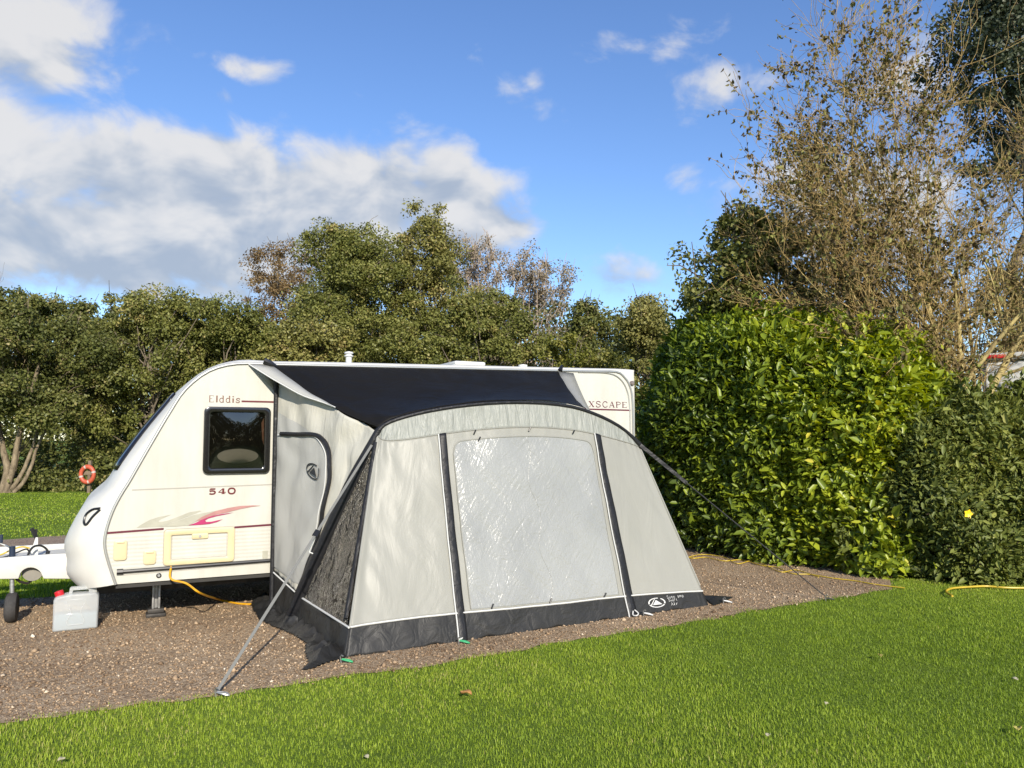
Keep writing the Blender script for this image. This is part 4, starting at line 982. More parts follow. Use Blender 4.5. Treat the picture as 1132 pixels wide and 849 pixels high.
# ------------------------------------------------------------------ guys, pegs, cables
def peg(px, py, label, mat):
    g0 = ground(px, py); th = thing('tent_peg', TR(g0), label, 'tent peg', 'pegs holding the awning down')
    MB().tube([g0 + Vector((0, 0, -.04)), g0 + Vector((-.01, -.015, .05)), g0 + Vector((.004, -.03, .065)), g0 + Vector((.012, -.02, .055))], .005, 6).build('shaft', M['steel'], th, smooth=True)
    MB().tube(catmull([g0 + Vector((.0, -.01, .03)), g0 + Vector((.045, -.02, .022)), g0 + Vector((.08, -.01, .012)), g0 + Vector((.05, .012, .02)), g0 + Vector((0, .0, .03))], 4), .006, 6).build('hook', mat, th, smooth=True)
    return th
peg(240, 770, 'steel peg at the grass edge holding the grey guy strap', M['steel'])
peg(913, 664, 'small peg at the gravel edge holding the thin black guy line', M['cord'])
peg(508, 712, 'peg with green cord below the left zip of the awning front', M['green'])
peg(712, 681, 'peg with white ladder below the right zip of the awning front', M['whitepl'])
peg(378, 733, 'green peg at the near front corner of the awning', M['green'])
peg(800, 667, 'white ladder peg at the far front corner beside the black flap', M['whitepl'])
def strap(p0, p1, wd, th_):
    d = (p1 - p0).normalized(); side = d.cross((EYE * .0 + Vector((0, -1, .1))).normalized()).normalized(); n_ = side.cross(d)
    P = [[p0.lerp(p1, k / 12) + side * wd * a + n_ * th_ * b for a, b in ((-1, -1), (1, -1), (1, 1), (-1, 1), (-1, -1))] for k in range(13)]
    return MB().grid(P)
g0, g1 = ground(240, 769) + ZU * .03, S(411, 492, SA + .03)
gw = thing('guy_line', TR(ground(240, 769)), 'grey webbing guy strap running from the left awning corner to the grass edge', 'guy line', 'awning guy lines')
strap(g0, g1, .0105, .0015).build('webbing', M['strap'], gw)
strap(g0.lerp(g1, .56), g0.lerp(g1, .585), .020, .006).build('adjuster', M['black'], gw)
MB().tube(catmull([g0.lerp(g1, .57), g0.lerp(g1, .57) + Vector((-.02, 0, -.07)), g0.lerp(g1, .57) + Vector((-.05, 0, -.13)), g0.lerp(g1, .57) + Vector((-.02, 0, -.15))], 5), .005, 5).build('loose_end', M['piping'], gw, smooth=True)
h0, h1 = ground(913, 663) + ZU * .03, RT + NV * .03
gw2 = thing('guy_line', TR(ground(913, 663)), 'thin black guy line running from the right awning corner towards the hedge foot', 'guy line', 'awning guy lines')
hm = h1.lerp(h0, .24); MB().tube([h0, hm], .006, 6).build('rope', M['cord'], gw2, smooth=True)
strap(h1, h1.lerp(h0, .25), .018, .002).build('webbing', M['sleeve'], gw2)
def cable(name, pts, r_, mat, label, cat):
    C = catmull(pts, 10); return tag(MB().tube(C, r_, 8).build(name, mat, None, smooth=True), label, cat)
p0 = S(189, 626, .01)
cable('hook_up_cable', [p0, p0 + Vector((.03, -.06, -.10)), S(206, 645, .10), S(222, 656, .16), ground(243, 663, .03), ground(262, 667, .012), ground(280, 668, .012), ground(292, 667, .02)], .0095, M['cable'], 'orange yellow power cable hanging from the caravan locker to the awning', 'cable')
cable('electric_cable', [ground(x, y, .012) for x, y in [(748, 612), (765, 617), (780, 616), (800, 620), (820, 619), (842, 625), (858, 627), (876, 634), (896, 635), (920, 639), (945, 642), (968, 646), (1000, 650)]], .0065, M['hose'], 'yellow cable lying on gravel along the foot of the hedge', 'cable')
cable('electric_cable', [ground(x, y, .014) for x, y in [(748, 620), (775, 613), (800, 616), (815, 623), (835, 620), (862, 632), (880, 630), (905, 638)]], .006, M['hose'], 'second yellow cable snaking beside the first at the hedge foot', 'cable')
cable('garden_hose', [ground(x, y, .03) for x, y in [(1053, 659), (1046, 654), (1052, 650.5), (1068, 649), (1090, 648), (1110, 649.5), (1132, 650), (1180, 650)]], .011, M['hose'], 'yellow hose lying on the grass before the dark shrub', 'hose')

# ------------------------------------------------------------------ jerrycan
jc = ground(83, 697); jd = jc.y
jcm = Matrix.Translation(jc) @ Matrix.Rotation(R(27), 4, 'Z')
can = thing('water_carrier', jcm, 'translucent white jerrycan with red cap, half full, standing on the gravel', 'jerrycan')
sc = jd / F; wj, hj, dj = 43 * sc, 39 * sc, .15
def JW(x, y, z): return jcm @ Vector((x, y + dj / 2, z))
pp = [(-wj / 2, 0), (wj / 2, 0), (wj / 2, hj * .92), (wj / 2 - .025, hj), (-.055, hj), (-wj / 2 + .02, hj * .955), (-wj / 2, hj * .86)]
MB().prism([JW(x, -dj / 2, z) for x, z in pp], [JW(x, dj / 2, z) for x, z in pp]).build('body', M['jerry'], can, bevel=.018, seg=3)
wp = [(-wj / 2 + .008, .008), (wj / 2 - .008, .008), (wj / 2 - .008, hj * .47), (-wj / 2 + .008, hj * .47)]
MB().prism([JW(x, -dj / 2 + .008, z) for x, z in wp], [JW(x, dj / 2 - .008, z) for x, z in wp]).build('water', M['water'], can, bevel=.012)
ho = [(-.06, hj - .012), (-.055, hj + .04), (-.045, hj + .05), (wj / 2 - .035, hj + .05), (wj / 2 - .022, hj + .038), (wj / 2 - .018, hj - .012)]
hi_ = [(-.035, hj - .011), (-.033, hj + .018), (-.028, hj + .024), (wj / 2 - .085, hj + .024), (wj / 2 - .08, hj + .018), (wj / 2 - .078, hj - .011)]
hm_ = MB()
for i in range(len(ho) - 1):
    hm_.prism([JW(*(ho[i][0], -.028, ho[i][1])), JW(ho[i + 1][0], -.028, ho[i + 1][1]), JW(hi_[i + 1][0], -.028, hi_[i + 1][1]), JW(hi_[i][0], -.028, hi_[i][1])],
              [JW(ho[i][0], .028, ho[i][1]), JW(ho[i + 1][0], .028, ho[i + 1][1]), JW(hi_[i + 1][0], .028, hi_[i + 1][1]), JW(hi_[i][0], .028, hi_[i][1])])
hm_.build('handle', M['jerry'], can)
MB().lathe(JW(-wj / 2 + .045, 0, hj * .93), Vector((-.35, 0, 1)), [(.034, 0), (.036, .008), (.036, .042), (.03, .048), (0, .05)], 18).build('cap', M['red'], can, smooth=True)
em = [(-.07, .05), (.07, .05), (.085, .08), (.05, .14), (.05, hj * .55), (.09, hj * .78), (.08, hj * .84), (-.08, hj * .84), (-.09, hj * .78), (-.05, hj * .55), (-.05, .14), (-.085, .08), (-.07, .05)]
MB().tube([JW(x * .8, -dj / 2 - .001, z) for x, z in em], .004, 6).build('moulded_rib', M['jerry'], can, smooth=True)

# ------------------------------------------------------------------ lifebuoy far left
lb = atdepth(96.5, 524.5, 23.9); gb = Vector((lb.x, lb.y + .12, 0))
buoy = thing('lifebuoy', TR(gb), 'orange lifebuoy hung on a low post at the edge of the far trees', 'lifebuoy')
V = []; nU, nV_ = 28, 10
mb = MB(); ringP = []
for i in range(nU + 1):
    a = 2 * math.pi * i / nU; ringP.append([lb + Vector((math.cos(a) * (.20 + .06 * math.cos(b)), .06 * math.sin(b), math.sin(a) * 1.18 * (.20 + .06 * math.cos(b)))) for b in [2 * math.pi * j / nV_ for j in range(nV_ + 1)]])
mb.grid(ringP).build('ring', M['orange'], buoy, smooth=True)
for a in (.3, 1.87, 3.44, 5.0):
    MB().tube([lb + Vector((math.cos(a + da) * .20, 0, math.sin(a + da) * .236)) for da in (-.12, 0, .12)], .066, 10).build('band', M['buoyband'], buoy, smooth=True)
MB().wbox(gb + Vector((0, .02, .5)), .09, .09, 1.0).wbox(gb + Vector((0, -.03, .62)), .4, .02, .12).build('post', M['wood'], buoy)

# ------------------------------------------------------------------ vegetation
def tubes_np(lines, sides):
    """lines: list of (pts Nx3, radii N) -> verts, quads"""
    Vs, Qs, b = [], [], 0
    for P, r_ in lines:
        P = np.asarray(P, float); k = len(P); T_ = np.gradient(P, axis=0); T_ = unit(T_)
        ref = np.array([0, 0, 1.]) if abs(T_[0][2]) < .9 else np.array([1., 0, 0]); u = np.cross(T_, ref); u = unit(u); w_ = np.cross(T_, u)
        a = np.arange(sides) * 2 * np.pi / sides
        V = P[:, None] + (u[:, None] * np.cos(a)[None, :, None] + w_[:, None] * np.sin(a)[None, :, None]) * np.asarray(r_)[:, None, None]
        Vs.append(V.reshape(-1, 3))
        i, j = np.meshgrid(np.arange(k - 1), np.arange(sides), indexing='ij'); j2 = (j + 1) % sides
        Qs.append((np.stack([i * sides + j, i * sides + j2, (i + 1) * sides + j2, (i + 1) * sides + j], -1).reshape(-1, 4)) + b); b += k * sides
    return np.concatenate(Vs), np.concatenate(Qs)
def barkmat(name, a, b, scale=6):
    m, nt, out = new_mat(name); L = nt.links.new
    p = N(nt, 'BsdfPrincipled'); p.inputs['Roughness'].default_value = .85; p.inputs['Specular IOR Level'].default_value = .2
    tc = N(nt, 'TexCoord'); mp = N(nt, 'Mapping'); mp.inputs['Scale'].default_value = (1, 1, .35); L(tc.outputs['Object'], mp.inputs[0])
    n1 = N(nt, 'TexNoise', i_Scale=scale, i_Detail=7., i_Roughness=.7); L(mp.outputs[0], n1.inputs['Vector'])
    rp = ramp(nt, [(.35, a), (.62, b)], n1.outputs['Fac']); L(rp.outputs[0], p.inputs['Base Color'])
    bp = N(nt, 'Bump', i_Strength=.8, i_Distance=.02); L(n1.outputs['Fac'], bp.inputs['Height']); L(bp.outputs[0], p.inputs['Normal']); L(p.outputs[0], out.inputs[0]); return m
M['bark'] = barkmat('grey_brown_bark', (.07, .055, .04), (.19, .155, .11))
M['twig'] = barkmat('warm_brown_twig', (.22, .15, .06), (.48, .34, .14), 9)
M['barkbare'] = barkmat('pale_bare_twig', (.26, .20, .15), (.40, .32, .25), 9)
M['barkpale'] = barkmat('pale_bark', (.075, .057, .037), (.24, .19, .125), 9)
M['barklichen'] = barkmat('lichened_bark', (.20, .155, .08), (.46, .37, .15), 9)
LEAF = {
 'alder': leafmat('alder_leaf', [(0, (0.069, 0.078, 0.017)), (.4, (0.144, 0.155, 0.036)), (.75, (0.224, 0.224, 0.060)), (1, (0.333, 0.276, 0.103))], .5, .3, .25),
 'dark': leafmat('dark_leaf', [(0, (0.055, 0.064, 0.017)), (.45, (0.117, 0.129, 0.032)), (.8, (0.190, 0.190, 0.055)), (1, (0.299, 0.241, 0.092))], .5, .3, .25),
 'olive': leafmat('olive_leaf', [(0, (0.095, 0.096, 0.025)), (.4, (0.185, 0.179, 0.047)), (.8, (0.274, 0.252, 0.078)), (1, (0.358, 0.269, 0.112))], .5, .3, .25),
 'rust': leafmat('rusty_leaf', [(0, (.11, .070, .030)), (.5, (.20, .135, .060)), (1, (.28, .21, .10))], .6, .2, .25),
 'pale': leafmat('pale_autumn_leaf', [(0, (.16, .13, .09)), (.5, (.26, .22, .15)), (1, (.36, .29, .21))], .6, .2, .25),
 'lime': leafmat('yellow_green_leaf', [(0, (.10, .11, .018)), (.5, (.185, .19, .034)), (1, (.27, .24, .06))], .5, .3, .3),
 'laurel': leafmat('laurel_leaf', [(0, (0.049, 0.076, 0.018)), (.3, (0.104, 0.152, 0.022)), (.58, (0.226, 0.287, 0.024)), (.85, (0.378, 0.421, 0.032)), (1, (0.586, 0.512, 0.061))], .38, .38, .34),
 'shrub': leafmat('dark_shrub_leaf', [(0, (0.055, 0.070, 0.018)), (.4, (0.138, 0.167, 0.036)), (.75, (0.259, 0.275, 0.062)), (1, (0.396, 0.363, 0.110))], .5, .3, .28),
 'brown': leafmat('withered_leaf', [(0, (.06, .044, .022)), (.35, (.13, .092, .042)), (.6, (.17, .155, .048)), (1, (.29, .28, .08))], .6, .25, .3),
 'conifer': leafmat('grey_green_leaf', [(0, (.030, .042, .024)), (.5, (.066, .080, .042)), (1, (.12, .128, .07))], .5, .3, .2),
}
def crown_leaves(C, rad, per, size, up=.5, fine=False, flat=.75, asp=.62):
    C = np.asarray(C); n = len(C) * per
    P = np.repeat(C, per, 0); rr = np.repeat(rad, per)
    d = unit(rng.normal(0, 1, (n, 3))); q = rng.random(n) ** .45
    off = d * (q * rr)[:, None]; off[:, 2] *= flat; P = P + off
    nor = unit(rng.normal(0, .6, (n, 3)) + d * .5 + np.array([0, 0, up])); ax = unit(np.cross(nor, rng.normal(0, 1, (n, 3))) + np.array([0, 0, -.2]))
    L = size * rng.uniform(.6, 1.35, n)
    V, Q, k = leaf_geo(P, ax, nor, L, L * asp, fine)
    ctone = np.repeat(rng.normal(0, .17, len(C)), per)
    r_ = np.clip(.48 + ctone + rng.normal(0, .16, n), 0, 1)
    return V, Q, np.repeat(r_, k)
def limb(p0, p1, r0, r1, bend, n=7):
    t = np.linspace(0, 1, n)[:, None]; P = p0 + (p1 - p0) * t; L = np.linalg.norm(p1 - p0)
    off = rng.normal(0, 1, 3) * bend * L; P = P + np.sin(np.pi * t) * off + rng.normal(0, .012 * L, (n, 3)) * np.sin(np.pi * t)
    P[:, 2] += (np.sin(np.pi * t) * L * .07)[:, 0]
    return P, np.linspace(r0, r1, n)
def tree(name, label, px, ytop, wpx, Y, leaf, bark='bark', ncl=190, per=150, size=.12, clr=.5, zlow=.9, stems=1, cat='tree', group='trees of the wood behind the caravan', shape=.85, twigs=70, lean=0., depthf=.8, trunk_r=.12, squash=1.0):
    base = Vector(((px - 566) / F * Y, Y, 0)); top = H + (486 - ytop) / F * Y; rx = wpx / F * Y / 2; ry = rx * depthf
    th = thing(name, TR(base), label, cat, group)
    b = np.array(base); zc0 = zlow; hgt = top - zc0
    # cluster centres: uneven egg-shaped envelope built from a handful of lobes
    nl = 13; lob = []
    for k in range(nl):
        f = (k + .5) / nl; zz = zc0 + hgt * (.12 + .80 * f); wdt = math.sin(math.pi * min(1, (f * .86 + .12))) ** shape
        a = k * 2.4 + rng.uniform(-.8, .8); q = rx * wdt * rng.uniform(.35, .72)
        lob.append((np.array([math.cos(a) * q, math.sin(a) * q * depthf, zz + rng.normal(0, hgt * .03)]), rx * (.22 + .26 * wdt) * rng.uniform(.75, 1.25), hgt * rng.uniform(.10, .17)))
    lob.append((np.array([0, 0, top - hgt * .16]), rx * .33, hgt * .16))
    C = []
    while len(C) < ncl:
        c, lr, lh = lob[rng.integers(len(lob))]; d = rng.normal(0, 1, 3); d /= np.linalg.norm(d); d *= rng.uniform(.35, 1.0) ** .5 * (1.28 if rng.random() < .12 else 1.0)
        p = c + d * np.array([lr, lr * depthf, lh])
        if p[2] < .35: continue
        if abs(p[0]) > rx * 1.12: continue
        p[0] += lean * p[2]; C.append(p)
    C = np.array(C) + b
    rad = clr * rng.choice([.45, .7, 1.0, 1.3], ncl, p=[.25, .3, .3, .15])
    V, Q, r_ = crown_leaves(C, rad, per, size)
    lines = []
    for s_ in range(stems):
        q = np.array([rng.normal(0, .22) * (stems > 1), rng.normal(0, .15) * (stems > 1), 0]); tp = b + np.array([rng.normal(0, .25 * rx * (.4 + (stems > 1))), rng.normal(0, .2 * rx), zc0 + hgt * rng.uniform(.6, .88)])
        lines.append(limb(b + q, tp, trunk_r * (1 if stems == 1 else .75), .025, .05, 10))
    for i in rng.choice(ncl, min(ncl, 46), False):
        st, rs_ = lines[rng.integers(stems)]; f = rng.integers(2 if zlow < 4 else 6, 8 if zlow < 4 else 10); p0 = st[f]
        if C[i][2] < p0[2] - .5: p0 = st[max(1, f - 3)]
        lines.append(limb(p0, C[i], rs_[f] * .5, .012, .08, 6))
    main = list(lines)
    for k in range(twigs):
        c = C[rng.integers(ncl)]; d = unit(rng.normal(0, 1, (1, 3)) + np.array([[0, 0, 1.0]]) + (c - C.mean(0))[None] * .5)[0]; l_ = rng.uniform(.5, 1.3)
        lines.append(limb(c - d * l_ * .4, c + d * l_ * .6, .016, .006, .05, 4))
    TV, TQ = tubes_np(lines, 6)
    np_mesh('trunk', TV, TQ, None, None, M[bark], th, True)
    np_mesh('crown', V, Q, None, r_, LEAF[leaf], th)
    return th
# row of separate trees behind, left to right
tree('alder_tree', 'dark alder at the left edge with pale forked trunks at its foot', 20, 322, 235, 25, 'dark', 'barkpale', 320, 255, .10, .5, 2.0, 1, twigs=110, trunk_r=.02, shape=.35)
tree('alder_tree', 'rounded olive green alder second from the left, behind the caravan front', 172, 312, 200, 27.5, 'alder', 'bark', 360, 255, .10, .5, .5, shape=.3)
tree('alder_tree', 'lower dull green alder right of the rounded one, behind the caravan window', 268, 336, 170, 27, 'alder', 'bark', 260, 255, .10, .5, .5, shape=.45)
tree('birch_tree', 'rust brown thin crowned birch at the left shoulder of the tall alder', 312, 268, 130, 33, 'rust', 'bark', 260, 95, .10, .5, 1.5, twigs=260, shape=.4)
tree('alder_tree', 'tall broad dark green alder rising above the awning roof', 392, 246, 180, 29, 'alder', 'bark', 560, 255, .10, .55, .5, shape=.25)
tree('alder_tree', 'tall narrow green alder with ragged top just right of the broad one', 476, 240, 120, 30.5, 'olive', 'bark', 360, 180, .11, .5, .6, twigs=130, shape=.25)
tree('poplar_tree', 'nearly bare pinkish grey poplar behind the ragged alder', 530, 254, 120, 36, 'pale', 'barkbare', 230, 60, .10, .55, 2.5, twigs=700, shape=.3)
tree('alder_tree', 'dull green alder low in front of the bare poplar', 528, 318, 150, 28, 'alder', 'bark', 290, 255, .10, .5, .5, shape=.5)
tree('birch_tree', 'sparse leaved birch with see-through rounded crown left of the open sky', 588, 266, 118, 34, 'pale', 'barkbare', 240, 75, .10, .5, 1.5, twigs=380, shape=.3)
tree('willow_bush', 'yellow green sallow bush peeping above the caravan roof', 640, 370, 170, 21, 'lime', 'bark', 190, 170, .085, .36, .4, 3, cat='bush', trunk_r=.06, shape=.5)
tree('alder_tree', 'small dark tree with spiky top above the yellow green bush', 650, 332, 80, 27, 'dark', 'bark', 150, 150, .115, .42, .6, twigs=60, shape=.6)
tree('willow_tree', 'soft olive willow beside the left edge of the laurel hedge', 715, 328, 140, 26, 'olive', 'bark', 250, 190, .095, .45, .5, shape=.5)
tree('alder_tree', 'alder between rounded and tall alders, lower behind the rail end', 335, 350, 130, 26, 'olive', 'bark', 190, 190, .11, .45, .5, shape=.5)
tree('alder_tree', 'slim dark alder behind the left pair, top level with the cloud base', 95, 326, 120, 30, 'dark', 'bark', 210, 180, .115, .5, .8, twigs=80, shape=.55)
# pale forked trunks of the first alder as part of that tree
t0_ = bpy.data.objects['alder_tree']
lines = []
for pts, r0 in (([(2, 548), (8, 520), (4, 500), (0, 478), (-8, 440)], .17), ([(6, 548), (15, 515), (20, 485), (30, 450), (44, 400)], .14), ([(10, 548), (24, 524), (32, 505), (38, 488), (50, 440)], .10), ([(14, 549), (26, 533), (36, 512), (40, 497), (60, 455)], .10), ([(-6, 548), (-10, 500), (-18, 460), (-30, 400)], .12)):
    P = np.array([list(atdepth(x, min(y, 545), 24.2 + .12 * i)) for i, (x, y) in enumerate(pts)]); P[0][2] = -.02
    Pc = np.array([list(v) for v in catmull([Vector(p) for p in P], 4)]); lines.append((Pc, np.linspace(r0, r0 * .5, len(Pc)) * .72))
TV, TQ = tubes_np(lines, 9); np_mesh('trunk', TV, TQ, None, None, M['barkpale'], t0_, True)
# bare twiggy tree at the far left edge
def twig_tree(name, label, base, dirs, L0, r0, levels, spread, bark, leaf=None, leafn=0, leafsize=.07, group=None, clamp=None, nkids=(4, 6), leaf_side=None, cat='tree', upb=.12, twigbark=None):
    th = thing(name, TR(base), label, cat, group); lines = {0: [], 1: []}; tips = []
    def grow(p, d, L, r_, lv):
        n = 6 if lv < 2 else 4; P = [p.copy()]; dd = d / np.linalg.norm(d)
        for k in range(n):
            dd = dd + rng.normal(0, (.05 if lv == 0 else .10) + .03 * lv, 3); dd[2] += upb * (1 if lv else .4); dd /= np.linalg.norm(dd); P.append(P[-1] + dd * L / n)
        P = np.array(P); rad = np.linspace(r_, max(.003, r_ * (.30 if lv < 2 else .4)), n + 1)
        lines[0 if lv < 2 else 1].append((P, rad))
        if lv >= levels - 1: tips.append(P)
        if lv < levels:
            for c in range(rng.integers(*nkids)):
                f = rng.uniform(.25, 1.0); i = int(f * n); i = min(i, n); q = P[i]
                if c == 0:                               # the leader carries on past its end
                    grow(P[-1], dd + rng.normal(0, .08, 3), L * rng.uniform(.5, .7), rad[-1], lv + 1); continue
                side = rng.normal(0, 1, 3); side -= dd * side.dot(dd); side /= np.linalg.norm(side)
                tan = P[min(i + 1, n)] - P[max(i - 1, 0)]; tan /= np.linalg.norm(tan)
                nd = tan * math.cos(spread) + side * math.sin(spread) * rng.uniform(.7, 1.2); nd /= np.linalg.norm(nd)
                grow(q, nd, L * rng.uniform(.42, .70), max(.004, rad[i] * .55), lv + 1)
    for (off, d, l_, rr_) in dirs:
        grow(np.array(base) + np.array(off), np.array(d, float) / np.linalg.norm(d), l_ * L0, rr_ * r0, 0)
    a, b = tubes_np(lines[0], 7); np_mesh('trunk', a, b, None, None, M[bark], th, True)
    if lines[1]:
        a, b = tubes_np(lines[1], 4); np_mesh('twigs', a, b, None, None, M[twigbark or bark], th, True)
    if leaf:
        # leaves stay in bunches on some of the outer twigs, the others are already bare
        X = np.array([t[-1][0] for t in tips]); Zt = np.array([t[-1][2] for t in tips]); f_ = leaf_side(X) if leaf_side else np.ones(len(tips))
        keep = np.nonzero((rng.random(len(tips)) < f_ * .42) & (Zt > 2.2))[0]; ch = rng.choice(keep, leafn)
        k_ = rng.integers(1, 5, leafn); P = np.array([tips[c][min(q, len(tips[c]) - 1)] for c, q in zip(ch, k_)]) + rng.normal(0, .022, (leafn, 3))
        nor = unit(rng.normal(0, 1, (leafn, 3))); ax = unit(rng.normal(0, .7, (leafn, 3)) + np.array([0, 0, -.5])); L = leafsize * rng.uniform(.6, 1.3, leafn)
        V, Q, k = leaf_geo(P, ax, nor, L, L * .6, True, .25, .3)
        np_mesh('crown', V, Q, None, np.repeat(np.clip(rng.normal(.45, .22, leafn), 0, 1), k), LEAF[leaf], th)
    return th
twig_tree('bare_tree', 'leafless twiggy tree leaning over the left edge above the alder', atdepth(-30, 540, 29) * 1.0 - Vector((0, 0, atdepth(-30, 540, 29).z)), [((0, 0, 0), (.05, 0, 1), 1, 1), ((0, 0, 2.5), (.25, -.1, .8), .75, .7), ((0, 0, 2), (-.2, .1, .9), .7, .6)], 3.6, .07, 3, .7, 'barkpale', nkids=(4, 6))
# far woods and undergrowth that read as one mass
def mass(name, label, N_, xf, yf, zf, rad, per, size, leaf):
    C = np.stack([xf(N_), yf(N_), np.zeros(N_)], 1); C[:, 2] = zf(C)
    V, Q, r_ = crown_leaves(C, rad * rng.uniform(.6, 1.3, N_), per, size)
    return tag(np_mesh(name, V, Q, None, r_, LEAF[leaf]), label, 'woods' if 'woods' in name else 'undergrowth', kind='stuff')
mass('woods', 'dark solid mass of wood far behind the separate trees', 1300, lambda n: rng.uniform(-36, 12, n), lambda n: rng.uniform(37, 42, n), lambda C: rng.uniform(0, 1, len(C)) * (7.8 + .7 * vnoise(C[:, 0], C[:, 1] * 0, .35)), .9, 110, .22, 'dark')
mass('undergrowth', 'tangled green undergrowth along the foot of the trees beyond the lawn', 520, lambda n: rng.uniform(-24, 4, n), lambda n: rng.uniform(24.6, 28, n), lambda C: rng.uniform(.05, 1, len(C)) ** 1.3 * np.clip((C[:, 1] - 23.8) * .55, .25, 1.7), .45, 90, .12, 'dark')
mass('woods', 'trees behind the photographer seen only as a reflection in the window', 900, lambda n: rng.uniform(2, 40, n), lambda n: rng.uniform(-31, -27, n), lambda C: rng.uniform(0, 1, len(C)) * (7 + 1.2 * vnoise(C[:, 0], C[:, 1] * 0, .4)), 1.1, 36, .45, 'alder')

# laurel hedge: swept super-elliptical body
def hedge(name, label, front, wd, hts, leaf, dens, size, seed, cat='hedge', asp=.42, lump=.16, yellow=None, expn=3.2, shoots=34):
    Fp = [Vector((x, y, 0)) for x, y in front]; C = catmull(Fp, 10); Hh = catmull([Vector((h, w_, 0)) for h, w_ in zip(hts, wd)], 10)
    n = len(C); nr = []
    for i in range(n):
        d = (C[min(i + 1, n - 1)] - C[max(i - 1, 0)]).normalized(); q = Vector((d.y, -d.x, 0))
        nr.append(q)
    if nr[n // 2].dot(EYE - C[n // 2]) < 0: nr = [-q for q in nr]
    def pt(i, phi, sh=0.):                       # phi 0 front foot .. pi back foot
        x = i; i0 = min(int(x), n - 2); f = x - i0; c = C[i0].lerp(C[i0 + 1], f); q = nr[i0].lerp(nr[i0 + 1], f).normalized(); hh, ww = Hh[i0].lerp(Hh[i0 + 1], f).xy
        e = 2 / expn; cx, sz_ = math.cos(phi), math.sin(phi)
        lx = math.copysign(abs(cx) ** e, cx); lz = abs(sz_) ** e
        cc = c - q * ww; p = cc + q * (lx * (ww - sh)) + ZU * (lz * (hh - sh)); nn = (q * lx * .9 + ZU * lz * .7).normalized()
        lp = lump * (noise.noise(p * .9 + Vector((seed, 0, 0))) * 1.3 + .6 * noise.noise(p * 2.3 + Vector((0, seed, 0))))
        return p + nn * lp, nn
    th = thing(name, TR(C[n // 2]), label, cat)
    G = [[pt(i * (n - 1) / 60, .02 + (math.pi - .04) * j / 24, .30)[0] for j in range(25)] for i in range(61)]
    MB().grid(G).poly(G[0]).poly(G[-1]).build('inner_growth', M['bark'], th, smooth=True)
    # sample leaves evenly by area
    seglen = sum((C[i + 1] - C[i]).length for i in range(n - 1)); girth = 2.0 * max(h for h in hts) + 2 * max(wd) * .6
    N_ = int(seglen * girth * dens); P = []; NN = []; 
    phis = []
    tab = [math.pi * k / 200 for k in range(201)]
    # arc length table for the mean section
    hm_, wm = max(hts), max(wd); e = 2 / expn
    sec = [(math.copysign(abs(math.cos(a)) ** e, math.cos(a)) * wm, abs(math.sin(a)) ** e * hm_) for a in tab]; cum = [0]
    for k in range(200): cum.append(cum[-1] + math.hypot(sec[k + 1][0] - sec[k][0], sec[k + 1][1] - sec[k][1]))
    cl = [0]
    for i in range(n - 1): cl.append(cl[-1] + (C[i + 1] - C[i]).length)
    us = rng.random(N_) * cum[-1] * .72; ls_ = rng.random(N_) * cl[-1]
    ph = np.interp(us, cum, tab); ii = np.interp(ls_, cl, range(n)); dp = rng.exponential(.13, N_) - .10 - rng.exponential(.05, N_) * (rng.random(N_) < .35)
    for a, i, d in zip(ph, ii, dp):
        p, q = pt(float(i), float(a)); P.append(p - q * float(d)); NN.append(q)
    P = np.array(P); NN = np.array(NN); ok = P[:, 2] > .03; P, NN, dp = P[ok], NN[ok], dp[ok]; N_ = len(P)
    # loose shoots standing out of the face and top
    ns = int(seglen * shoots); si = rng.choice(np.nonzero(dp < .02)[0], ns); SP, SN = [], []
    for q in si:
        d = NN[q] * .5 + np.array([0, 0, .75]) + rng.normal(0, .28, 3); d /= np.linalg.norm(d); l_ = rng.uniform(.12, .42) * size / .11
        for m_ in range(9): SP.append(P[q] + d * l_ * m_ / 8 + rng.normal(0, .012, 3)); SN.append(NN[q] * .4 + d * .5)
    P = np.concatenate([P, SP]); NN = np.concatenate([NN, unit(np.array(SN))]); dp = np.concatenate([dp, np.zeros(len(SP))]); N_ = len(P)
    # leaf sprays: neighbours share a direction
    key = np.floor(P / .22).astype(int); hsh = (key[:, 0] * 73856093 ^ key[:, 1] * 19349663 ^ key[:, 2] * 83492791) % 9973
    tabd = rng.normal(0, 1, (9973, 3)); sd_ = tabd[hsh]
    ax = unit(NN * .55 + np.array([0, 0, .25]) + sd_ * .35 + rng.normal(0, .6, (N_, 3)))
    nor = unit(NN * .7 + np.array([0, 0, .75]) + rng.normal(0, .45, (N_, 3)))
    L = size * np.clip(rng.lognormal(-.06, .32, N_), .4, 1.8); V, Q, k = leaf_geo(P, ax, nor, L, L * asp * rng.uniform(.8, 1.15, N_), True, .22, .18)
    tone = .42 + .12 * vnoise(P[:, 0] + P[:, 1], P[:, 2], 1.6, seed) + rng.normal(0, .15, N_) - np.clip(dp, 0, .3) * .0
    if yellow is not None: tone = tone + yellow(P)  # adds painted sun and shade to the leaf tone by position
    np_mesh('foliage', V, Q, None, np.repeat(np.clip(tone, 0, 1), k), LEAF[leaf], th)
    return th
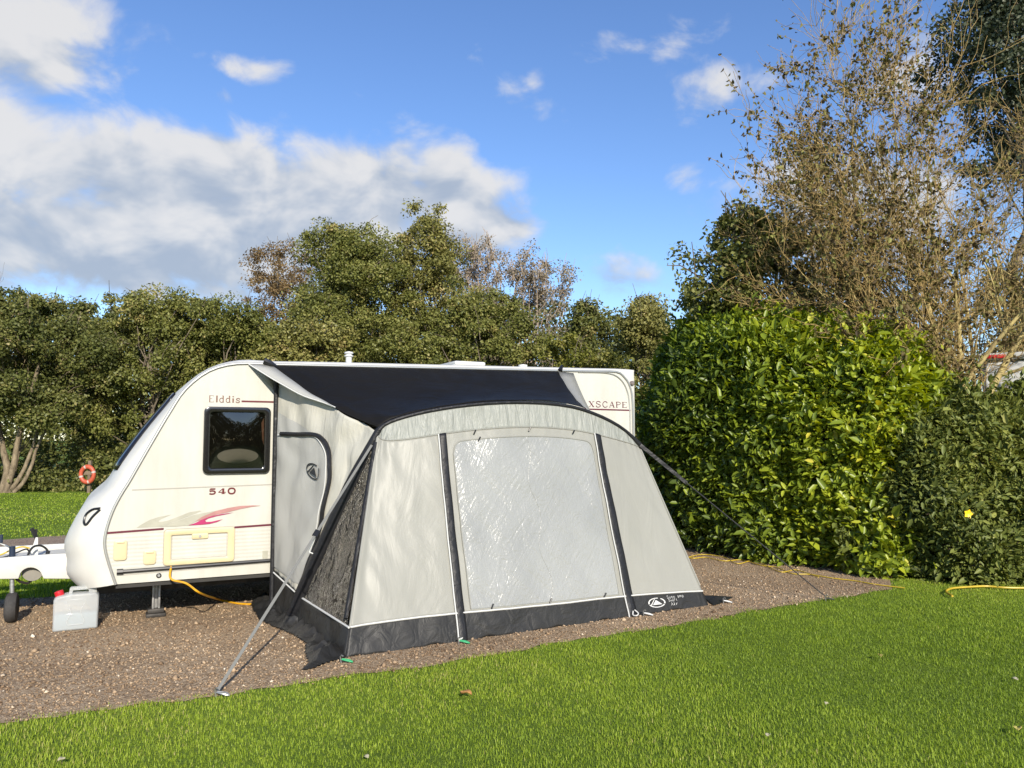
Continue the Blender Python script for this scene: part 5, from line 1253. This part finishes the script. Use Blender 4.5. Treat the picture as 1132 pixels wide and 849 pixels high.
hedge('laurel_hedge', 'tall glossy green laurel hedge beside the right end of the caravan', [(5.75, 10.9), (5.55, 9.95), (4.95, 9.55), (4.35, 9.72), (3.7, 10.35), (3.05, 11.1), (2.62, 12.0), (2.5, 13.0), (2.6, 14.0)], [.6, .85, 1.05, 1.1, 1.2, 1.2, 1.15, 1.1, .9], [3.0, 3.15, 3.15, 3.2, 3.3, 3.4, 3.5, 3.6, 3.6], 'laurel', 1500, .112, 3, expn=3.0, lump=.27, asp=.46,
      yellow=lambda P: .24 * np.clip((P[:, 0] - 3.0) / 1.6, 0, 1) - .14 * np.clip((3.4 - P[:, 0]) / .9, 0, 1))  # sunlit right part yellower, shaded left part darker, put into leaf colour
sh = hedge('evergreen_shrub', 'dark small leaved evergreen shrub at the right end of the laurel hedge', [(4.2, 9.75), (4.75, 9.2), (5.4, 8.95), (6.3, 8.85), (7.3, 8.8), (8.4, 9.0)], [.4, .8, 1.05, 1.15, 1.2, 1.2], [.7, 1.55, 2.0, 2.2, 2.35, 2.4], 'shrub', 2300, .078, 11, shoots=70, cat='shrub', asp=.42, lump=.42, expn=2.1)
# yellow bloom on the shrub
fp = atdepth(1070, 568, 8.72); mb = MB()
for k in range(5):
    a = k * 1.257; d = Vector((math.cos(a), -.25, math.sin(a))); s_ = Vector((-math.sin(a), 0, math.cos(a)))
    mb.add([fp, fp + d * .03 + s_ * .02, fp + d * .055, fp + d * .03 - s_ * .02], [(0, 1, 2, 3)])
M['yellow'] = pmat('yellow_petal', (.85, .55, .01), .5)
mb.build('flower', M['yellow'], sh)
# hawthorn behind hedge, left of the bare tree
tree('hawthorn_tree', 'dark leafy hawthorn rising behind the laurel hedge', 845, 232, 215, 13.2, 'alder', 'bark', 260, 110, .085, .33, 2.4, 3, twigs=70, group=None, shape=.7, trunk_r=.08)
# big half-bare tree at the right
bp_ = Vector(((1064 - 566) / F * 11.6, 11.6, 0))
twig_tree('ash_tree', 'half bare multi stemmed tree with withered brown leaves behind the shrub', bp_, [((0, 0, 0), (.02, 0, 1), 1.15, 1.0), ((-.05, 0, 1.3), (-.64, -.05, .82), .84, .60), ((-.05, 0, 1.8), (-.42, .1, .92), .95, .62), ((0, .1, 2.0), (-.18, -.1, 1), 1.12, .65), ((.1, .1, 1.6), (.36, .1, .9), 1.0, .8), ((0, -.1, 2.5), (.72, -.1, .75), .8, .5), ((0, -.1, 1.2), (-.86, -.15, .55), .62, .5), ((-.6, .2, 0), (-.22, .1, 1), .95, .5), ((.2, .1, 1.2), (.12, .2, 1), 1.1, .5)], 3.5, .08, 4, .69, 'barklichen', 'brown', 19000, .070, nkids=(5, 7), leaf_side=lambda x: np.where(x < 6.3, .85, .30), upb=.06, twigbark='twig')
twig_tree('thorn_tree', 'brown twiggy bare tree filling the right edge behind the half bare one', Vector(((1135 - 566) / F * 15, 15, 0)), [((0, 0, 0), (0, 0, 1), 1.2, 1), ((-.3, 0, .5), (-.35, 0, 1), 1.0, .8), ((.3, 0, .5), (.25, 0, 1), 1.1, .8), ((0, .2, 1), (-.6, 0, .8), .75, .6)], 3.3, .07, 4, .66, 'barklichen', 'brown', 5000, .07, nkids=(4, 6), upb=.05, twigbark='twig')
# climber-green on its stems
tree('tall_ivy_tree', 'tall dark grey green tree at the top right corner', 1130, -70, 190, 19, 'conifer', 'bark', 330, 95, .11, .6, 8.0, 1, group=None, shape=.7, trunk_r=.22, twigs=50)
tree('thorn_bush', 'olive brown scrub behind the shrub at the right edge', 1120, 300, 170, 15.5, 'brown', 'barklichen', 120, 60, .08, .5, 1.4, 3, group=None, twigs=420, cat='bush', trunk_r=.05)

# ------------------------------------------------------------------ second vehicle behind the shrub
mh = atdepth(1086, 430, 13.2); mh.z = 0
MHM = Matrix.Translation(mh) @ Matrix.Rotation(-math.atan2(mh.x, mh.y) - .02, 4, 'Z')
mv = thing('motorhome', MHM, 'white motorhome with a red marker light, half hidden behind the right hand shrub', 'motorhome')
zt2 = atdepth(1086, 392.5, 13.2).z
def mbox(x0, x1, y0, y1, z0, z1):
    q = MB().wbox(Vector(((x0 + x1) / 2, (y0 + y1) / 2, (z0 + z1) / 2)), x1 - x0, y1 - y0, z1 - z0); q.v = [MHM @ p for p in q.v]; return q
mbox(0, 2.2, 0, 5.6, .45, zt2 - .10).build('body', M['whitepl'], mv, bevel=.08, seg=3)
mbox(-.04, 2.24, -.06, 5.64, zt2 - .10, zt2 + .02).build('roof_edge', M['roofw'], mv, bevel=.03)
mbox(.03, .36, -.085, -.062, zt2 - .075, zt2 - .015).build('marker_light', M['red'], mv, bevel=.006)
mbox(.06, .10, -.02, -.002, .8, zt2 - .15).build('corner_trim', M['whitepl'], mv, bevel=.006)
mbox(.35, 1.85, -.03, -.004, zt2 - 1.75, zt2 - 1.15).build('rear_window', M['blackgloss'], mv, bevel=.02)
mbox(.1, 2.1, -.06, 0, .45, .75).build('bumper', M['reflector'], mv, bevel=.03)
for xx in (.12, 2.08):
    for yy in (.9, 4.6):
        MB().lathe(MHM @ Vector((xx, yy, .33)), MHM.to_3x3() @ Vector((1, 0, 0)), [(.18, -.1), (.31, -.1), (.33, -.06), (.33, .06), (.31, .1), (.18, .1), (0, .06)], 24).build('wheel', M['tyre'], mv, smooth=True)
# low grey tray at the shrub foot
gt = ground(1130, 641); tr_o = thing('plastic_tray', TR(gt), 'low grey plastic tray tucked under the dark shrub at the right edge', 'tray')
MB().add([gt + Vector(p) for p in [(-.12, 0, .0), (.3, 0, 0), (.3, .3, 0), (-.12, .3, 0), (-.16, -.04, .07), (.34, -.04, .07), (.34, .34, .07), (-.16, .34, .07)]], [(0, 3, 2, 1), (0, 1, 5, 4), (1, 2, 6, 5), (2, 3, 7, 6), (3, 0, 4, 7)]).build('basin', M['steel'], tr_o, solid=.006)
MB().tube([gt + Vector(p) for p in [(-.16, -.04, .07), (.34, -.04, .07), (.34, .34, .07), (-.16, .34, .07), (-.16, -.04, .07)]], .01, 6).build('rim', M['whitepl'], tr_o, smooth=True)

# ------------------------------------------------------------------ fallen leaves
M['fall1'] = pmat('brown_fallen_leaf', (.36, .18, .06), .7, var=.3, vscale=60); M['fall2'] = pmat('bleached_fallen_leaf', (.36, .33, .22), .7, var=.2, vscale=60); M['fall3'] = pmat('yellow_fallen_leaf', (.42, .36, .09), .7, var=.2, vscale=60)
for px, py, sz_, mt, lab in [(515, 767, .075, 'fall1', 'curled brown leaf on the grass below the left awning zip'), (405, 837, .032, 'fall2', 'small bleached leaf at the bottom of the lawn'), (849, 813, .035, 'fall2', 'pale leaf lying on the lawn right of centre'), (914, 778, .033, 'fall2', 'pale leaf on the lawn below the far guy peg'), (973, 725, .05, 'fall3', 'small yellowish leaf on the lawn below the hedge and shrub meeting point'), (1122, 751, .04, 'fall2', 'pale leaf near the right edge of the lawn'), (1125, 806, .05, 'fall3', 'yellow leaf at the lower right edge of the lawn'), (68, 840, .035, 'fall2', 'white leaf at the lower left of the lawn')]:
    g0 = ground(px, py, .035); a = rng.uniform(0, 6.28); d = np.array([[math.cos(a), math.sin(a), .15]]); 
    rows_ = []
    dx = Vector(d[0]); sx_ = Vector((-math.sin(a), math.cos(a), .1))
    for i in range(9):
        f = i / 8; wd_ = .42 * math.sin(math.pi * min(1, f * .92 + .04)) ** .8; rows_.append([g0 + dx * sz_ * (f - .5) + sx_ * sz_ * wd_ * k + ZU * (sz_ * (.22 * k * k + .10 * math.sin(f * 5))) for k in (-1, -.5, 0, .5, 1)])
    tag(MB().grid(rows_).build('fallen_leaf', M[mt], None, smooth=True, solid=.001), lab, 'leaf', 'fallen leaves on the lawn')
print('SCENE DONE', sum(len(o.data.polygons) for o in scene.objects if o.type == 'MESH'))
